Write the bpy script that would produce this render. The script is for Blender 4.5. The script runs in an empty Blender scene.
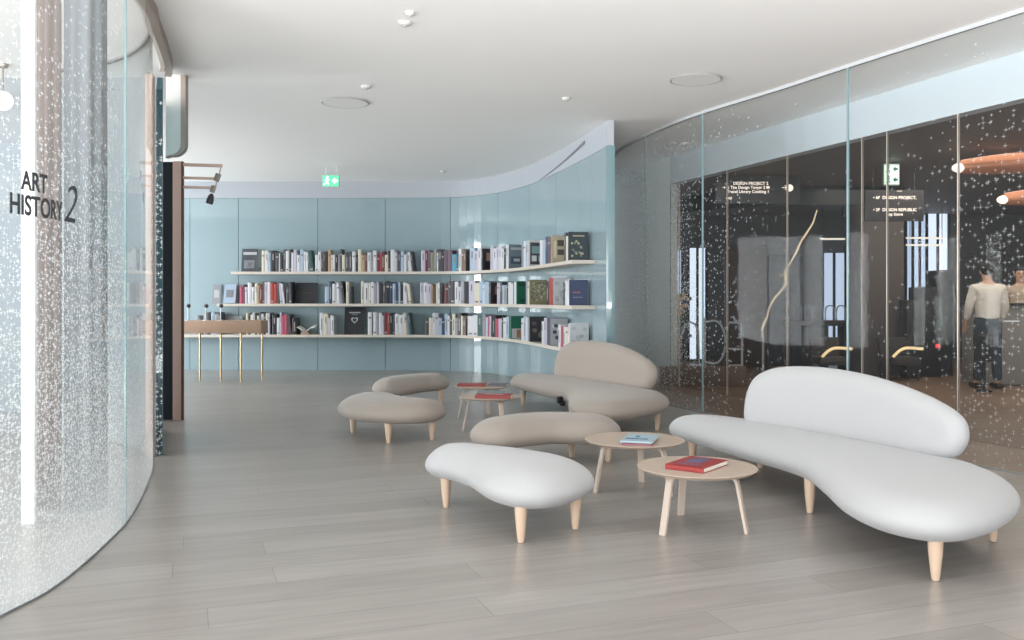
import bpy, bmesh, math, random
from mathutils import Vector, Matrix
S = bpy.context.scene
C = S.collection
R = math.radians
PI = math.pi
random.seed(7)

# ------------------------------------------------------------------ camera, world, light, exposure
EYE = 1.25
FPX = 900.0
HOR = 299.0
cam = bpy.data.objects.new('camera', bpy.data.cameras.new('camera'))
C.objects.link(cam)
cam.location = (0, 0, EYE)
cam.rotation_euler = (PI/2, 0, 0)
cam.data.sensor_width = 36
cam.data.lens = FPX/1024*36
cam.data.shift_y = -(320-HOR)/1024
cam.data.clip_start = 0.05
cam.data.clip_end = 200
S.camera = cam
S.view_settings.view_transform = 'Standard'
S.view_settings.look = 'None'
S.view_settings.gamma = 1
S.view_settings.use_curve_mapping = False
S.view_settings.exposure = 0.0
S.cycles.use_denoising = True
S.cycles.max_bounces = 10
S.cycles.diffuse_bounces = 5
S.cycles.glossy_bounces = 4
S.cycles.transparent_max_bounces = 24
S.cycles.caustics_reflective = False
S.cycles.caustics_refractive = False
S.cycles.sample_clamp_indirect = 4

w = bpy.data.worlds.new('sky')
S.world = w
w.use_nodes = True
w.node_tree.nodes['Background'].inputs[0].default_value = (0.86, 0.93, 1.0, 1)
w.node_tree.nodes['Background'].inputs[1].default_value = 1.0

def area(name, loc, target, sx, sy, power, col=(1, 1, 1), spread=180):
    l = bpy.data.lights.new(name, 'AREA')
    l.shape = 'RECTANGLE'
    l.size = sx
    l.size_y = sy
    l.energy = power
    l.color = col
    l.spread = R(spread)
    o = bpy.data.objects.new(name, l)
    C.objects.link(o)
    o.location = loc
    o.rotation_euler = (Vector(target)-Vector(loc)).to_track_quat('-Z', 'Y').to_euler()
    return o

# daylight through the window front behind the camera, and through the reading room's window on the left
area('window_daylight', (-8.0, -9, 2.6), (1.5, 8, 1.7), 14, 5, 2050, (0.96, 0.98, 1.0))
area('ceiling_fill', (-2.5, -9, -2.2), (-1.5, 7, 3.3), 18, 4.0, 5900, (1.0, 0.99, 0.985))  # added fill from below floor level, unseen, to lift the ceiling
area('reading_room_daylight', (-8.6, 4.6, 1.8), (0, 6.0, 1.3), 5, 3.0, 240, (0.95, 0.98, 1.0))
for wy in (9.5, 11.2, 12.9, 14.6):
    area('rear_window_daylight', (-9.36, wy, 1.45), (0, wy-0.3, 1.6), 0.6, 2.6, 150, (0.92, 0.97, 1.0))

# ------------------------------------------------------------------ helpers
def srgb(r, g=None, b=None):
    if g is None:
        g = b = r
    f = lambda c: ((c/255+0.055)/1.055)**2.4 if c > 10 else c/255/12.92
    return (f(r), f(g), f(b))

MATS = {}
def mat(name, col, rough=0.5, metal=0.0, spec=0.5, bump=0, bscale=200, emit=None, estr=0, coat=0, var=0, vscale=5, sheen=0):
    if name in MATS:
        return MATS[name]
    m = bpy.data.materials.new(name)
    m.use_nodes = True
    nt = m.node_tree
    b = nt.nodes['Principled BSDF']
    b.inputs['Base Color'].default_value = (*col, 1)
    b.inputs['Roughness'].default_value = rough
    b.inputs['Metallic'].default_value = metal
    b.inputs['Specular IOR Level'].default_value = spec
    b.inputs['Coat Weight'].default_value = coat
    b.inputs['Sheen Weight'].default_value = sheen
    tc = nt.nodes.new('ShaderNodeTexCoord')
    if var:
        n = nt.nodes.new('ShaderNodeTexNoise')
        n.inputs['Scale'].default_value = vscale
        n.inputs['Detail'].default_value = 3
        nt.links.new(tc.outputs['Object'], n.inputs['Vector'])
        r = nt.nodes.new('ShaderNodeMapRange')
        r.inputs['To Min'].default_value = 1-var
        r.inputs['To Max'].default_value = 1+var
        nt.links.new(n.outputs['Fac'], r.inputs['Value'])
        mx = nt.nodes.new('ShaderNodeVectorMath')
        mx.operation = 'SCALE'
        mx.inputs[0].default_value = col
        nt.links.new(r.outputs[0], mx.inputs['Scale'])
        nt.links.new(mx.outputs[0], b.inputs['Base Color'])
    if bump:
        n = nt.nodes.new('ShaderNodeTexNoise')
        n.inputs['Scale'].default_value = bscale
        nt.links.new(tc.outputs['Object'], n.inputs['Vector'])
        bp = nt.nodes.new('ShaderNodeBump')
        bp.inputs['Strength'].default_value = bump
        bp.inputs['Distance'].default_value = 0.002
        nt.links.new(n.outputs['Fac'], bp.inputs['Height'])
        nt.links.new(bp.outputs[0], b.inputs['Normal'])
    if emit:
        b.inputs['Emission Color'].default_value = (*emit, 1)
        b.inputs['Emission Strength'].default_value = estr
    MATS[name] = m
    return m

def link(name, bm, mats, parent=None, smooth=True, angle=40):
    me = bpy.data.meshes.new(name)
    bmesh.ops.recalc_face_normals(bm, faces=bm.faces)
    bm.to_mesh(me)
    bm.free()
    if not isinstance(mats, (list, tuple)):
        mats = [mats]
    for m in mats:
        me.materials.append(m)
    if smooth:
        me.shade_smooth()
        if angle < 180:
            me.set_sharp_from_angle(angle=R(angle))
    o = bpy.data.objects.new(name, me)
    C.objects.link(o)
    if parent:
        o.parent = parent
    return o

def tag(o, label, cat, group=None, kind=None):
    o['label'] = label
    o['category'] = cat
    if group:
        o['group'] = group
    if kind:
        o['kind'] = kind
    return o

def struct(o):
    o['kind'] = 'structure'
    return o

def thing(name, label, cat, loc=(0, 0, 0), rz=0, group=None):
    o = bpy.data.objects.new(name, None)
    C.objects.link(o)
    o.empty_display_size = 0.1
    o.location = loc
    o.rotation_euler = (0, 0, rz)
    tag(o, label, cat, group)
    return o

def sempty(name):
    o = bpy.data.objects.new(name, None)
    C.objects.link(o)
    o['kind'] = 'structure'
    return o

def dup(root, loc, rz, label, group=None):
    r = root.copy()
    C.objects.link(r)
    r.location = loc
    r.rotation_euler = (0, 0, rz)
    r['label'] = label
    if group:
        r['group'] = group
    for ch in list(root.children):
        c = ch.copy()
        C.objects.link(c)
        c.parent = r
        for g in ch.children:
            d = g.copy()
            C.objects.link(d)
            d.parent = c
    return r

def box(bm, c, s, rz=0, rx=0, ry=0, bev=0, mi=0, seg=2):
    M = Matrix.Translation(c) @ Matrix.Rotation(rz, 4, 'Z') @ Matrix.Rotation(rx, 4, 'X') @ Matrix.Rotation(ry, 4, 'Y') @ Matrix.Diagonal((*s, 1))
    g = bmesh.ops.create_cube(bm, size=1, matrix=M)
    fs = {f for v in g['verts'] for f in v.link_faces}
    if bev:
        es = {e for f in fs for e in f.edges}
        r = bmesh.ops.bevel(bm, geom=list(es), offset=bev, segments=seg, affect='EDGES', profile=0.5)
        fs = set(r['faces']) | {f for f in fs if f.is_valid}
    for f in fs:
        if f.is_valid:
            f.material_index = mi

def lathe(bm, prof, c=(0, 0, 0), n=24, mi=0, M=None):
    """profile of (r, z) from bottom to top, closed on the axis"""
    rings = []
    M = M or Matrix.Translation(c)
    for r, z in prof:
        rings.append([bm.verts.new(M @ Vector((r*math.cos(2*PI*i/n), r*math.sin(2*PI*i/n), z))) for i in range(n)])
    for a, b in zip(rings, rings[1:]):
        for i in range(n):
            f = bm.faces.new((a[i], a[(i+1) % n], b[(i+1) % n], b[i]))
            f.material_index = mi
    for rg in (rings[0], rings[-1]):
        f = bm.faces.new(rg)
        f.material_index = mi

def tube(bm, pts, r, n=8, mi=0, rads=None):
    pts = [Vector(p) for p in pts]
    rings = []
    up = Vector((0, 0, 1))
    for i, p in enumerate(pts):
        d = (pts[min(i+1, len(pts)-1)]-pts[max(i-1, 0)]).normalized()
        u = d.cross(up)
        if u.length < 1e-3:
            u = d.cross(Vector((1, 0, 0)))
        u.normalize()
        v = d.cross(u).normalized()
        rr = rads[i] if rads else r
        rings.append([bm.verts.new(p+rr*(math.cos(2*PI*k/n)*u+math.sin(2*PI*k/n)*v)) for k in range(n)])
    for a, b in zip(rings, rings[1:]):
        for k in range(n):
            f = bm.faces.new((a[k], a[(k+1) % n], b[(k+1) % n], b[k]))
            f.material_index = mi
    for rg in (rings[0], rings[-1]):
        f = bm.faces.new(rg)
        f.material_index = mi

def spline(P, n=8, closed=False):
    out = []
    N = len(P)
    rng = range(N) if closed else range(N-1)
    g = lambda i: Vector(P[i % N]) if closed else (Vector(P[i]) if 0 <= i < N else (2*Vector(P[0])-Vector(P[1]) if i < 0 else 2*Vector(P[-1])-Vector(P[-2])))
    for i in rng:
        a, b, c, d = g(i-1), g(i), g(i+1), g(i+2)
        for k in range(n):
            t = k/n
            out.append(0.5*((2*b)+(c-a)*t+(2*a-5*b+4*c-d)*t*t+(3*b-a-3*c+d)*t**3))
    if not closed:
        out.append(Vector(P[-1]))
    return out

class Curve:
    """plan curve with arc length"""
    def __init__(s, P, n=12):
        s.p = spline([Vector((a, b)) for a, b in P], n)
        s.s = [0]
        for a, b in zip(s.p, s.p[1:]):
            s.s.append(s.s[-1]+(b-a).length)
        s.L = s.s[-1]
    def at(s, t):
        t = max(0, min(s.L, t))
        for i in range(len(s.s)-1):
            if s.s[i+1] >= t:
                d = s.s[i+1]-s.s[i]
                return s.p[i].lerp(s.p[i+1], (t-s.s[i])/d if d else 0)
        return s.p[-1]
    def tan(s, t):
        return (s.at(t+0.02)-s.at(t-0.02)).normalized()
    def nor(s, t):
        d = s.tan(t)
        return Vector((-d.y, d.x))       # left of the running direction
    def off(s, t, o):
        return s.at(t)+s.nor(t)*o
    def bear(s, k, lo=None, hi=None):
        """arc length where the curve lies in the direction x/y = k"""
        lo = 0 if lo is None else lo
        hi = s.L if hi is None else hi
        best, bt = 1e9, lo
        n = 800
        for i in range(n+1):
            t = lo+(hi-lo)*i/n
            p = s.at(t)
            if p.y > 0.1 and abs(p.x/p.y-k) < best:
                best, bt = abs(p.x/p.y-k), t
        return bt

def col_k(px):
    return (px-512)/FPX

def sheet(name, cv, s0, s1, z0, z1, o0, o1, mats, parent=None, step=0.15, mi=(0, 1, 2)):
    """upright curved slab following a plan curve between offsets o0 (inner) and o1 (outer); UV in metres"""
    bm = bmesh.new()
    uv = bm.loops.layers.uv.new('UVMap')
    n = max(1, int((s1-s0)/step))
    cols = []
    for i in range(n+1):
        t = s0+(s1-s0)*i/n
        a, b = cv.off(t, o0), cv.off(t, o1)
        cols.append((t, [bm.verts.new((a.x, a.y, z0)), bm.verts.new((a.x, a.y, z1)), bm.verts.new((b.x, b.y, z1)), bm.verts.new((b.x, b.y, z0))]))
    def face(vs, m):
        f = bm.faces.new([v for v, _ in vs])
        f.material_index = m
        for l, (_, u) in zip(f.loops, vs):
            l[uv].uv = u
    for (t0, a), (t1, b) in zip(cols, cols[1:]):
        face([(a[0], (t0, z0)), (b[0], (t1, z0)), (b[1], (t1, z1)), (a[1], (t0, z1))], mi[0])
        face([(a[3], (t0, z0)), (a[2], (t0, z1)), (b[2], (t1, z1)), (b[3], (t1, z0))], mi[1])
        face([(a[1], (0, 0)), (b[1], (0, 0)), (b[2], (0, 0)), (a[2], (0, 0))], mi[2])
        face([(a[0], (0, 0)), (a[3], (0, 0)), (b[3], (0, 0)), (b[0], (0, 0))], mi[2])
    for t, a in (cols[0], cols[-1]):
        face([(a[0], (0, 0)), (a[1], (0, 0)), (a[2], (0, 0)), (a[3], (0, 0))], mi[2])
    me = bpy.data.meshes.new(name)
    bmesh.ops.recalc_face_normals(bm, faces=bm.faces)
    bm.to_mesh(me)
    bm.free()
    for m in mats:
        me.materials.append(m)
    o = bpy.data.objects.new(name, me)
    C.objects.link(o)
    if parent:
        o.parent = parent
    return o

def pillow(bm, outline, spine, h0, h1, r, dome=0.02, botdome=0.0, fn=None, nsm=5, mi=0, rb=None):
    """cushion: closed plan outline at mid height, quarter-round edges of radius r, gently domed; fn maps (x, y, z)"""
    fn = fn or (lambda x, y, z: Vector((x, y, z)))
    O = spline([Vector(p) for p in outline], nsm, True)
    hm = (h0+h1)/2
    hh = (h1-h0)/2
    def near(p):
        best, q = 1e9, None
        for a, b in zip(spine, spine[1:]):
            a, b = Vector(a), Vector(b)
            t = max(0, min(1, (p-a).dot(b-a)/(b-a).length_squared))
            c = a+(b-a)*t
            if (p-c).length < best:
                best, q = (p-c).length, c
        return q
    M = [near(p) for p in O]
    N = len(O)
    # smooth the inner targets a little so that the top stays fair
    for _ in range(3):
        M = [(M[i-1]+M[i]*2+M[(i+1) % N])/4 for i in range(N)]
    prof = [(1-math.cos(a), math.sin(a)) for a in [PI/2*k/9 for k in range(10)]]
    def ring(d, z, L=None):
        out = []
        for p, m in zip(O, M):
            v = m-p
            Lp = v.length
            q = p+v*min(0.97, d/Lp if L is None else L)
            out.append(bm.verts.new(fn(q.x, q.y, z(min(1, d/Lp) if L is None else L))))
        return out
    for sgn, dm, rr in ((1, dome, r), (-1, botdome, rb or r)):
        rings = []
        for u, vv in prof:
            rings.append(ring(u*rr, lambda q, vv=vv, u=u: hm+sgn*(hh*vv + dm*(1-(1-q)**2))))
        base = rr
        for k in range(1, 7):
            ring_k = []
            for p, m in zip(O, M):
                v = m-p
                q0 = min(0.97, base/v.length)
                q = q0+(0.985-q0)*k/6
                pp = p+v*q
                ring_k.append(bm.verts.new(fn(pp.x, pp.y, hm+sgn*(hh+dm*(1-(1-q)**2)))))
            rings.append(ring_k)
        for a, b in zip(rings, rings[1:]):
            for i in range(N):
                bm.faces.new((a[i], a[(i+1) % N], b[(i+1) % N], b[i]) if sgn > 0 else (a[i], b[i], b[(i+1) % N], a[(i+1) % N]))
        bm.faces.new(rings[-1])
    bmesh.ops.remove_doubles(bm, verts=bm.verts, dist=0.0008)

def text_bm(s, size, depth=0.002, shear=0, bold=0, spacing=1, font_scale=1.0, align='LEFT'):
    cu = bpy.data.curves.new('lettering', 'FONT')
    cu.body = s
    cu.size = size
    cu.extrude = depth
    cu.shear = shear
    cu.offset = bold
    cu.space_character = spacing
    cu.align_x = align
    o = bpy.data.objects.new('lettering', cu)
    C.objects.link(o)
    bpy.context.view_layer.update()
    me = bpy.data.meshes.new_from_object(o.evaluated_get(bpy.context.evaluated_depsgraph_get()))
    bpy.data.objects.remove(o)
    bm = bmesh.new()
    bm.from_mesh(me)
    bpy.data.meshes.remove(me)
    return bm

# ------------------------------------------------------------------ glass materials
def glass_mat(name, tint, gloss_min=0.03, layers=(), frit_col=(0.85, 0.9, 0.92), haze=None, rough=0.02, fresmul=1.0):
    """clear architectural glass (see-through plus mirror reflection) with an optional printed star pattern.
    layers: (cells per metre, arm length, arm width, density function spec, seed)"""
    m = bpy.data.materials.new(name)
    m.use_nodes = True
    nt = m.node_tree
    N = nt.nodes
    L = nt.links
    for n in list(N):
        N.remove(n)
    out = N.new('ShaderNodeOutputMaterial')
    tr = N.new('ShaderNodeBsdfTransparent')
    tr.inputs[0].default_value = (*tint, 1)
    gl = N.new('ShaderNodeBsdfGlossy')
    gl.inputs['Roughness'].default_value = rough
    gl.inputs['Color'].default_value = (1, 1, 1, 1)
    lw = N.new('ShaderNodeLayerWeight')
    lw.inputs['Blend'].default_value = 0.5
    pw5 = N.new('ShaderNodeMath')
    pw5.operation = 'POWER'
    pw5.inputs[1].default_value = 5
    L.new(lw.outputs['Facing'], pw5.inputs[0])
    fr = N.new('ShaderNodeMath')          # Schlick reflectance of one glass face, the same from either side
    fr.operation = 'MULTIPLY_ADD'
    fr.inputs[1].default_value = 0.96
    fr.inputs[2].default_value = 0.04
    L.new(pw5.outputs[0], fr.inputs[0])
    mm = N.new('ShaderNodeMath')
    mm.operation = 'MULTIPLY_ADD'
    mm.inputs[1].default_value = fresmul
    mm.inputs[2].default_value = gloss_min
    L.new(fr.outputs[0], mm.inputs[0])
    mix = N.new('ShaderNodeMixShader')
    L.new(mm.outputs[0], mix.inputs[0])
    L.new(tr.outputs[0], mix.inputs[1])
    L.new(gl.outputs[0], mix.inputs[2])
    last = mix.outputs[0]
    if layers or haze:
        uvn = N.new('ShaderNodeUVMap')
        sep = N.new('ShaderNodeSeparateXYZ')
        L.new(uvn.outputs[0], sep.inputs[0])
        def math_(op, a, b=None, c=None):
            q = N.new('ShaderNodeMath')
            q.operation = op
            for i, x in enumerate((a, b, c)):
                if x is None:
                    continue
                if isinstance(x, (int, float)):
                    q.inputs[i].default_value = x
                else:
                    L.new(x, q.inputs[i])
            return q.outputs[0]
        def ramp(src, stops):
            r = N.new('ShaderNodeFloatCurve')
            lo, hi = stops[0][0], stops[-1][0]
            t = math_('DIVIDE', math_('SUBTRACT', src, lo), hi-lo)
            cl = N.new('ShaderNodeClamp')
            L.new(t, cl.inputs[0])
            L.new(cl.outputs[0], r.inputs['Value'])
            cv = r.mapping.curves[0]
            pts = [((x-lo)/(hi-lo), y) for x, y in stops]
            cv.points[0].location = pts[0]
            cv.points[-1].location = pts[-1]
            for p in pts[1:-1]:
                cv.points.new(*p)
            for p in cv.points:
                p.handle_type = 'VECTOR'
            r.mapping.update()
            return r.outputs[0]
        total = None
        for cells, arm, width, du, dv, strength in layers:
            sc = N.new('ShaderNodeVectorMath')
            sc.operation = 'SCALE'
            sc.inputs['Scale'].default_value = cells
            L.new(uvn.outputs[0], sc.inputs[0])
            vo = N.new('ShaderNodeTexVoronoi')
            vo.voronoi_dimensions = '2D'
            vo.inputs['Scale'].default_value = 1
            vo.inputs['Randomness'].default_value = 1
            L.new(sc.outputs[0], vo.inputs['Vector'])
            df = N.new('ShaderNodeVectorMath')
            df.operation = 'SUBTRACT'
            L.new(sc.outputs[0], df.inputs[0])
            L.new(vo.outputs['Position'], df.inputs[1])
            ab = N.new('ShaderNodeVectorMath')
            ab.operation = 'ABSOLUTE'
            L.new(df.outputs[0], ab.inputs[0])
            s2 = N.new('ShaderNodeSeparateXYZ')
            L.new(ab.outputs[0], s2.inputs[0])
            co = N.new('ShaderNodeSeparateColor')
            L.new(vo.outputs['Color'], co.inputs[0])
            # star: thin tapering arms, |x|*|y| small and |x|+|y| inside the arm length
            armr = math_('MULTIPLY_ADD', co.outputs[1], arm*0.7, arm*0.5)
            su = math_('ADD', s2.outputs[0], s2.outputs[1])
            mn = math_('MINIMUM', s2.outputs[0], s2.outputs[1])
            inside = math_('SUBTRACT', 1.0, math_('DIVIDE', su, armr))
            wid = math_('MULTIPLY', math_('MULTIPLY_ADD', inside, 1.0, 0.35), width)
            star = math_('MULTIPLY', math_('LESS_THAN', mn, wid), math_('GREATER_THAN', inside, 0.0))
            dens = ramp(sep.outputs[0], du)
            dens = math_('MULTIPLY', dens, ramp(sep.outputs[1], dv))
            no = N.new('ShaderNodeTexNoise')
            no.noise_dimensions = '2D'
            no.inputs['Scale'].default_value = 2.2
            no.inputs['Detail'].default_value = 2
            L.new(uvn.outputs[0], no.inputs['Vector'])
            dens = math_('MULTIPLY', dens, math_('MULTIPLY_ADD', no.outputs['Fac'], 1.6, 0.2))
            pres = math_('LESS_THAN', co.outputs[0], dens)
            v = math_('MULTIPLY', math_('MULTIPLY', star, pres), strength)
            total = v if total is None else math_('MAXIMUM', total, v)
        if haze:
            for du, dv in haze:
                v = math_('MULTIPLY', ramp(sep.outputs[0], du), ramp(sep.outputs[1], dv))
                total = v if total is None else math_('MAXIMUM', total, v)
        df1 = N.new('ShaderNodeBsdfDiffuse')
        df1.inputs[0].default_value = (*frit_col, 1)
        tl = N.new('ShaderNodeBsdfTranslucent')
        tl.inputs[0].default_value = (*frit_col, 1)
        mf = N.new('ShaderNodeMixShader')
        mf.inputs[0].default_value = 0.4
        L.new(df1.outputs[0], mf.inputs[1])
        L.new(tl.outputs[0], mf.inputs[2])
        mx = N.new('ShaderNodeMixShader')
        L.new(total, mx.inputs[0])
        L.new(last, mx.inputs[1])
        L.new(mf.outputs[0], mx.inputs[2])
        last = mx.outputs[0]
    L.new(last, out.inputs[0])
    return m

G_CLEAR = glass_mat('clear_glass', (0.98, 0.99, 0.99), 0.0, fresmul=0.05)
G_EDGE = mat('glass_edge_teal', srgb(118, 148, 150), 0.15, spec=0.6)
G_EDGE_D = mat('glass_edge_deep_teal', srgb(60, 95, 105), 0.15, spec=0.6)
one = lambda a, b: [(a, 1.0), (b, 1.0)]

# ------------------------------------------------------------------ floor / ceiling materials
def floor_mat(name, c1, c2, rough, ang, pw=0.24, pl=2.2, spec=0.5):
    m = bpy.data.materials.new(name)
    m.use_nodes = True
    nt = m.node_tree
    N, L = nt.nodes, nt.links
    b = N['Principled BSDF']
    tc = N.new('ShaderNodeTexCoord')
    mp = N.new('ShaderNodeMapping')
    mp.inputs['Rotation'].default_value = (0, 0, -R(ang))
    L.new(tc.outputs['Object'], mp.inputs[0])
    br = N.new('ShaderNodeTexBrick')
    br.offset = 0.0
    br.inputs['Scale'].default_value = 1
    br.inputs['Brick Width'].default_value = pl
    br.inputs['Row Height'].default_value = pw
    br.inputs['Mortar Size'].default_value = 0.0018
    br.inputs['Mortar Smooth'].default_value = 0.3
    br.inputs['Bias'].default_value = 0
    br.inputs['Color1'].default_value = (*c1, 1)
    br.inputs['Color2'].default_value = (*c2, 1)
    br.inputs['Mortar'].default_value = (c1[0]*0.62, c1[1]*0.6, c1[2]*0.58, 1)
    sx = N.new('ShaderNodeSeparateXYZ')
    L.new(mp.outputs[0], sx.inputs[0])
    fl = N.new('ShaderNodeMath')
    fl.operation = 'DIVIDE'
    fl.inputs[1].default_value = pw
    L.new(sx.outputs[1], fl.inputs[0])
    ff = N.new('ShaderNodeMath')
    ff.operation = 'FLOOR'
    L.new(fl.outputs[0], ff.inputs[0])
    wn = N.new('ShaderNodeTexWhiteNoise')
    wn.noise_dimensions = '1D'
    L.new(ff.outputs[0], wn.inputs['W'])
    ma = N.new('ShaderNodeMath')
    ma.operation = 'MULTIPLY_ADD'
    ma.inputs[1].default_value = pl
    L.new(wn.outputs['Value'], ma.inputs[0])
    L.new(sx.outputs[0], ma.inputs[2])
    cx = N.new('ShaderNodeCombineXYZ')
    L.new(ma.outputs[0], cx.inputs[0])
    L.new(sx.outputs[1], cx.inputs[1])
    L.new(cx.outputs[0], br.inputs[0])
    st = N.new('ShaderNodeMapping')
    st.inputs['Scale'].default_value = (0.9, 9, 1)
    L.new(mp.outputs[0], st.inputs[0])
    no = N.new('ShaderNodeTexNoise')
    no.inputs['Scale'].default_value = 2.2
    no.inputs['Detail'].default_value = 6
    no.inputs['Distortion'].default_value = 0.6
    L.new(st.outputs[0], no.inputs[0])
    rg = N.new('ShaderNodeMapRange')
    rg.inputs['From Min'].default_value = 0.3
    rg.inputs['From Max'].default_value = 0.7
    rg.inputs['To Min'].default_value = 0.88
    rg.inputs['To Max'].default_value = 1.08
    L.new(no.outputs['Fac'], rg.inputs[0])
    mx = N.new('ShaderNodeVectorMath')
    mx.operation = 'SCALE'
    L.new(br.outputs['Color'], mx.inputs[0])
    L.new(rg.outputs[0], mx.inputs['Scale'])
    L.new(mx.outputs[0], b.inputs['Base Color'])
    b.inputs['Roughness'].default_value = rough
    b.inputs['Specular IOR Level'].default_value = spec
    bp = N.new('ShaderNodeBump')
    bp.inputs['Strength'].default_value = 0.08
    bp.inputs['Distance'].default_value = 0.002
    L.new(no.outputs['Fac'], bp.inputs['Height'])
    L.new(bp.outputs[0], b.inputs['Normal'])
    return m

M_FLOOR = floor_mat('limed_oak_floor', srgb(147, 141, 135), srgb(160, 155, 150), 0.30, 20)
M_LFLOOR = floor_mat('lobby_oak_floor', srgb(120, 98, 82), srgb(136, 112, 94), 0.35, 8, 0.16, 1.6)
M_CEIL = mat('ceiling_paint', srgb(240, 239, 237), 0.75, spec=0.2)
M_HEAD = mat('header_paint', srgb(178, 182, 188), 0.7, spec=0.2)
M_WALLW = mat('white_wall_paint', srgb(225, 226, 228), 0.7, spec=0.2)
M_BULK = mat('bulkhead_pale_blue', srgb(192, 199, 204), 0.5)
M_TEAL = mat('back_painted_pale_teal_glass', srgb(145, 165, 171), 0.07, spec=0.6, coat=0.6, var=0.03, vscale=1.2)
M_JOINT = mat('glass_joint_dark', srgb(120, 142, 146), 0.5)
M_BRONZE = mat('bronze_trim', srgb(150, 136, 126), 0.4, metal=0.3)
M_DARK = mat('near_black_panel', srgb(30, 38, 44), 0.4)
M_POST = mat('pinkish_oak', srgb(212, 184, 170), 0.5, var=0.06, vscale=12)
M_POSTD = mat('dark_brown_edge', srgb(92, 66, 60), 0.5)

CEIL = 3.3125
HEAD = 3.02

# ------------------------------------------------------------------ plan curves of the room
cvR = Curve([(5.6, 1.6), (4.95, 3.2), (4.3, 4.9), (3.63, 6.38), (2.95, 7.93), (2.607, 8.755), (2.088, 9.89), (1.82, 10.7), (1.58, 11.67), (1.46, 12.5), (1.42, 13.6)])
cvB2 = Curve([(6.4, 2.4), (5.6, 4.4), (4.95, 5.95), (4.26, 7.48), (3.54, 9.52), (2.95, 11.2), (2.57, 12.3), (2.3, 13.1)])
cvW = Curve([(-9.5, 15.80), (-7, 15.80), (-5, 15.80), (-3, 15.79), (-1.6, 15.74), (-0.8, 15.55), (-0.23, 14.97), (0.26, 13.95), (0.62, 12.65), (0.94, 11.23), (1.10, 10.39)])
cvL = Curve([(-2.9, 1.2), (-2.45, 2.0), (-2.15, 2.8), (-2.02, 3.55), (-1.995, 3.95), (-2.1, 4.7), (-2.21, 5.2), (-2.45, 6.0), (-2.73, 6.8), (-3.05, 7.35), (-3.5, 7.8), (-4.1, 8.1)])

def ngon(pts, z0, z1, name, m):
    bm = bmesh.new()
    a = [bm.verts.new((x, y, z0)) for x, y in pts]
    b = [bm.verts.new((x, y, z1)) for x, y in pts]
    fs = [bm.faces.new(a), bm.faces.new(b)]
    n = len(pts)
    for i in range(n):
        bm.faces.new((a[i], a[(i+1) % n], b[(i+1) % n], b[i]))
    bmesh.ops.triangulate(bm, faces=fs)
    return struct(link(name, bm, m, smooth=False))

edge = [(p.x, p.y) for p in cvR.p[::3]]
floor = ngon([(-12, -0.6), (6.5, -0.6), (6.5, 0.2)]+edge+[(1.42, 17), (-12, 17)], -0.12, 0, 'floor', M_FLOOR)
lfloor = ngon([(22, -1), (22, 19), (1.45, 19), (1.44, 17)]+edge[::-1]+[(6.52, 0.2), (6.52, -1)], -0.12, -0.002, 'floor_lobby', M_LFLOOR)
be = [(p.x, p.y) for p in cvB2.p[::4]]
ceiling = ngon([(-12, -3.5), (8.4, -3.5), (7.4, 0)]+be+[(2.0, 17), (-12, 17)], CEIL, CEIL+0.15, 'ceiling', M_CEIL)

# back wall of pale teal glass
wb = sempty('wall_back')
bk = sheet('backing', cvW, 0, cvW.L, 0, HEAD, 0.03, 0.08, [M_JOINT]*3, wb)
jb = [0]+[cvW.bear(col_k(p), 1.5, cvW.L) for p in (190, 238, 318, 385, 450, 498, 530, 556, 578, 592)]+[cvW.L]
for a, b in zip(jb, jb[1:]):
    sheet('glass_panel', cvW, a+0.004, b-0.004, 0.0, HEAD-0.004, 0, 0.026, [M_TEAL, M_TEAL, M_TEAL], wb)
# thick glass end fin of the back wall
e = cvW.at(cvW.L)
bm = bmesh.new()
box(bm, (e.x+0.035, e.y-0.017, HEAD/2), (0.10, 0.03, HEAD), bev=0.004)
link('edge_fin', bm, mat('fin_teal', srgb(122, 150, 155), 0.2, coat=0.5), wb)
# the plaster side of the back wall that is seen past its end
hd = struct(sheet('trim_1', cvW, 0, cvW.L, HEAD, CEIL, 0.0, 0.08, [M_HEAD]*3))

# curved header slot as a solid strip tapering left, its shade painted in
s_a, s_b = cvW.bear(col_k(540), 10, cvW.L), cvW.bear(col_k(585), 10, cvW.L)
bm = bmesh.new()
prev = None
n = 28
for i in range(n+1):
    t = s_a+(s_b-s_a)*i/n
    q = i/n
    zc = 3.035+0.19*q**1.25
    th = 0.006+0.036*q
    p, p2 = cvW.off(t, -0.008), cvW.off(t, 0.02)
    cur = [bm.verts.new((p.x, p.y, zc-th/2)), bm.verts.new((p.x, p.y, zc+th/2)), bm.verts.new((p2.x, p2.y, zc+th/2)), bm.verts.new((p2.x, p2.y, zc-th/2))]
    if prev:
        for k in range(4):
            bm.faces.new((prev[k], prev[(k+1) % 4], cur[(k+1) % 4], cur[k]))
    else:
        bm.faces.new(cur)
    prev = cur
bm.faces.new(prev)
o = link('air_slot', bm, mat('slot_shadow_grey', srgb(120, 120, 122), 0.6))
tag(o, 'thin dark curved air slot in the white header above the right end of the bookshelves', 'air slot')

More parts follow.
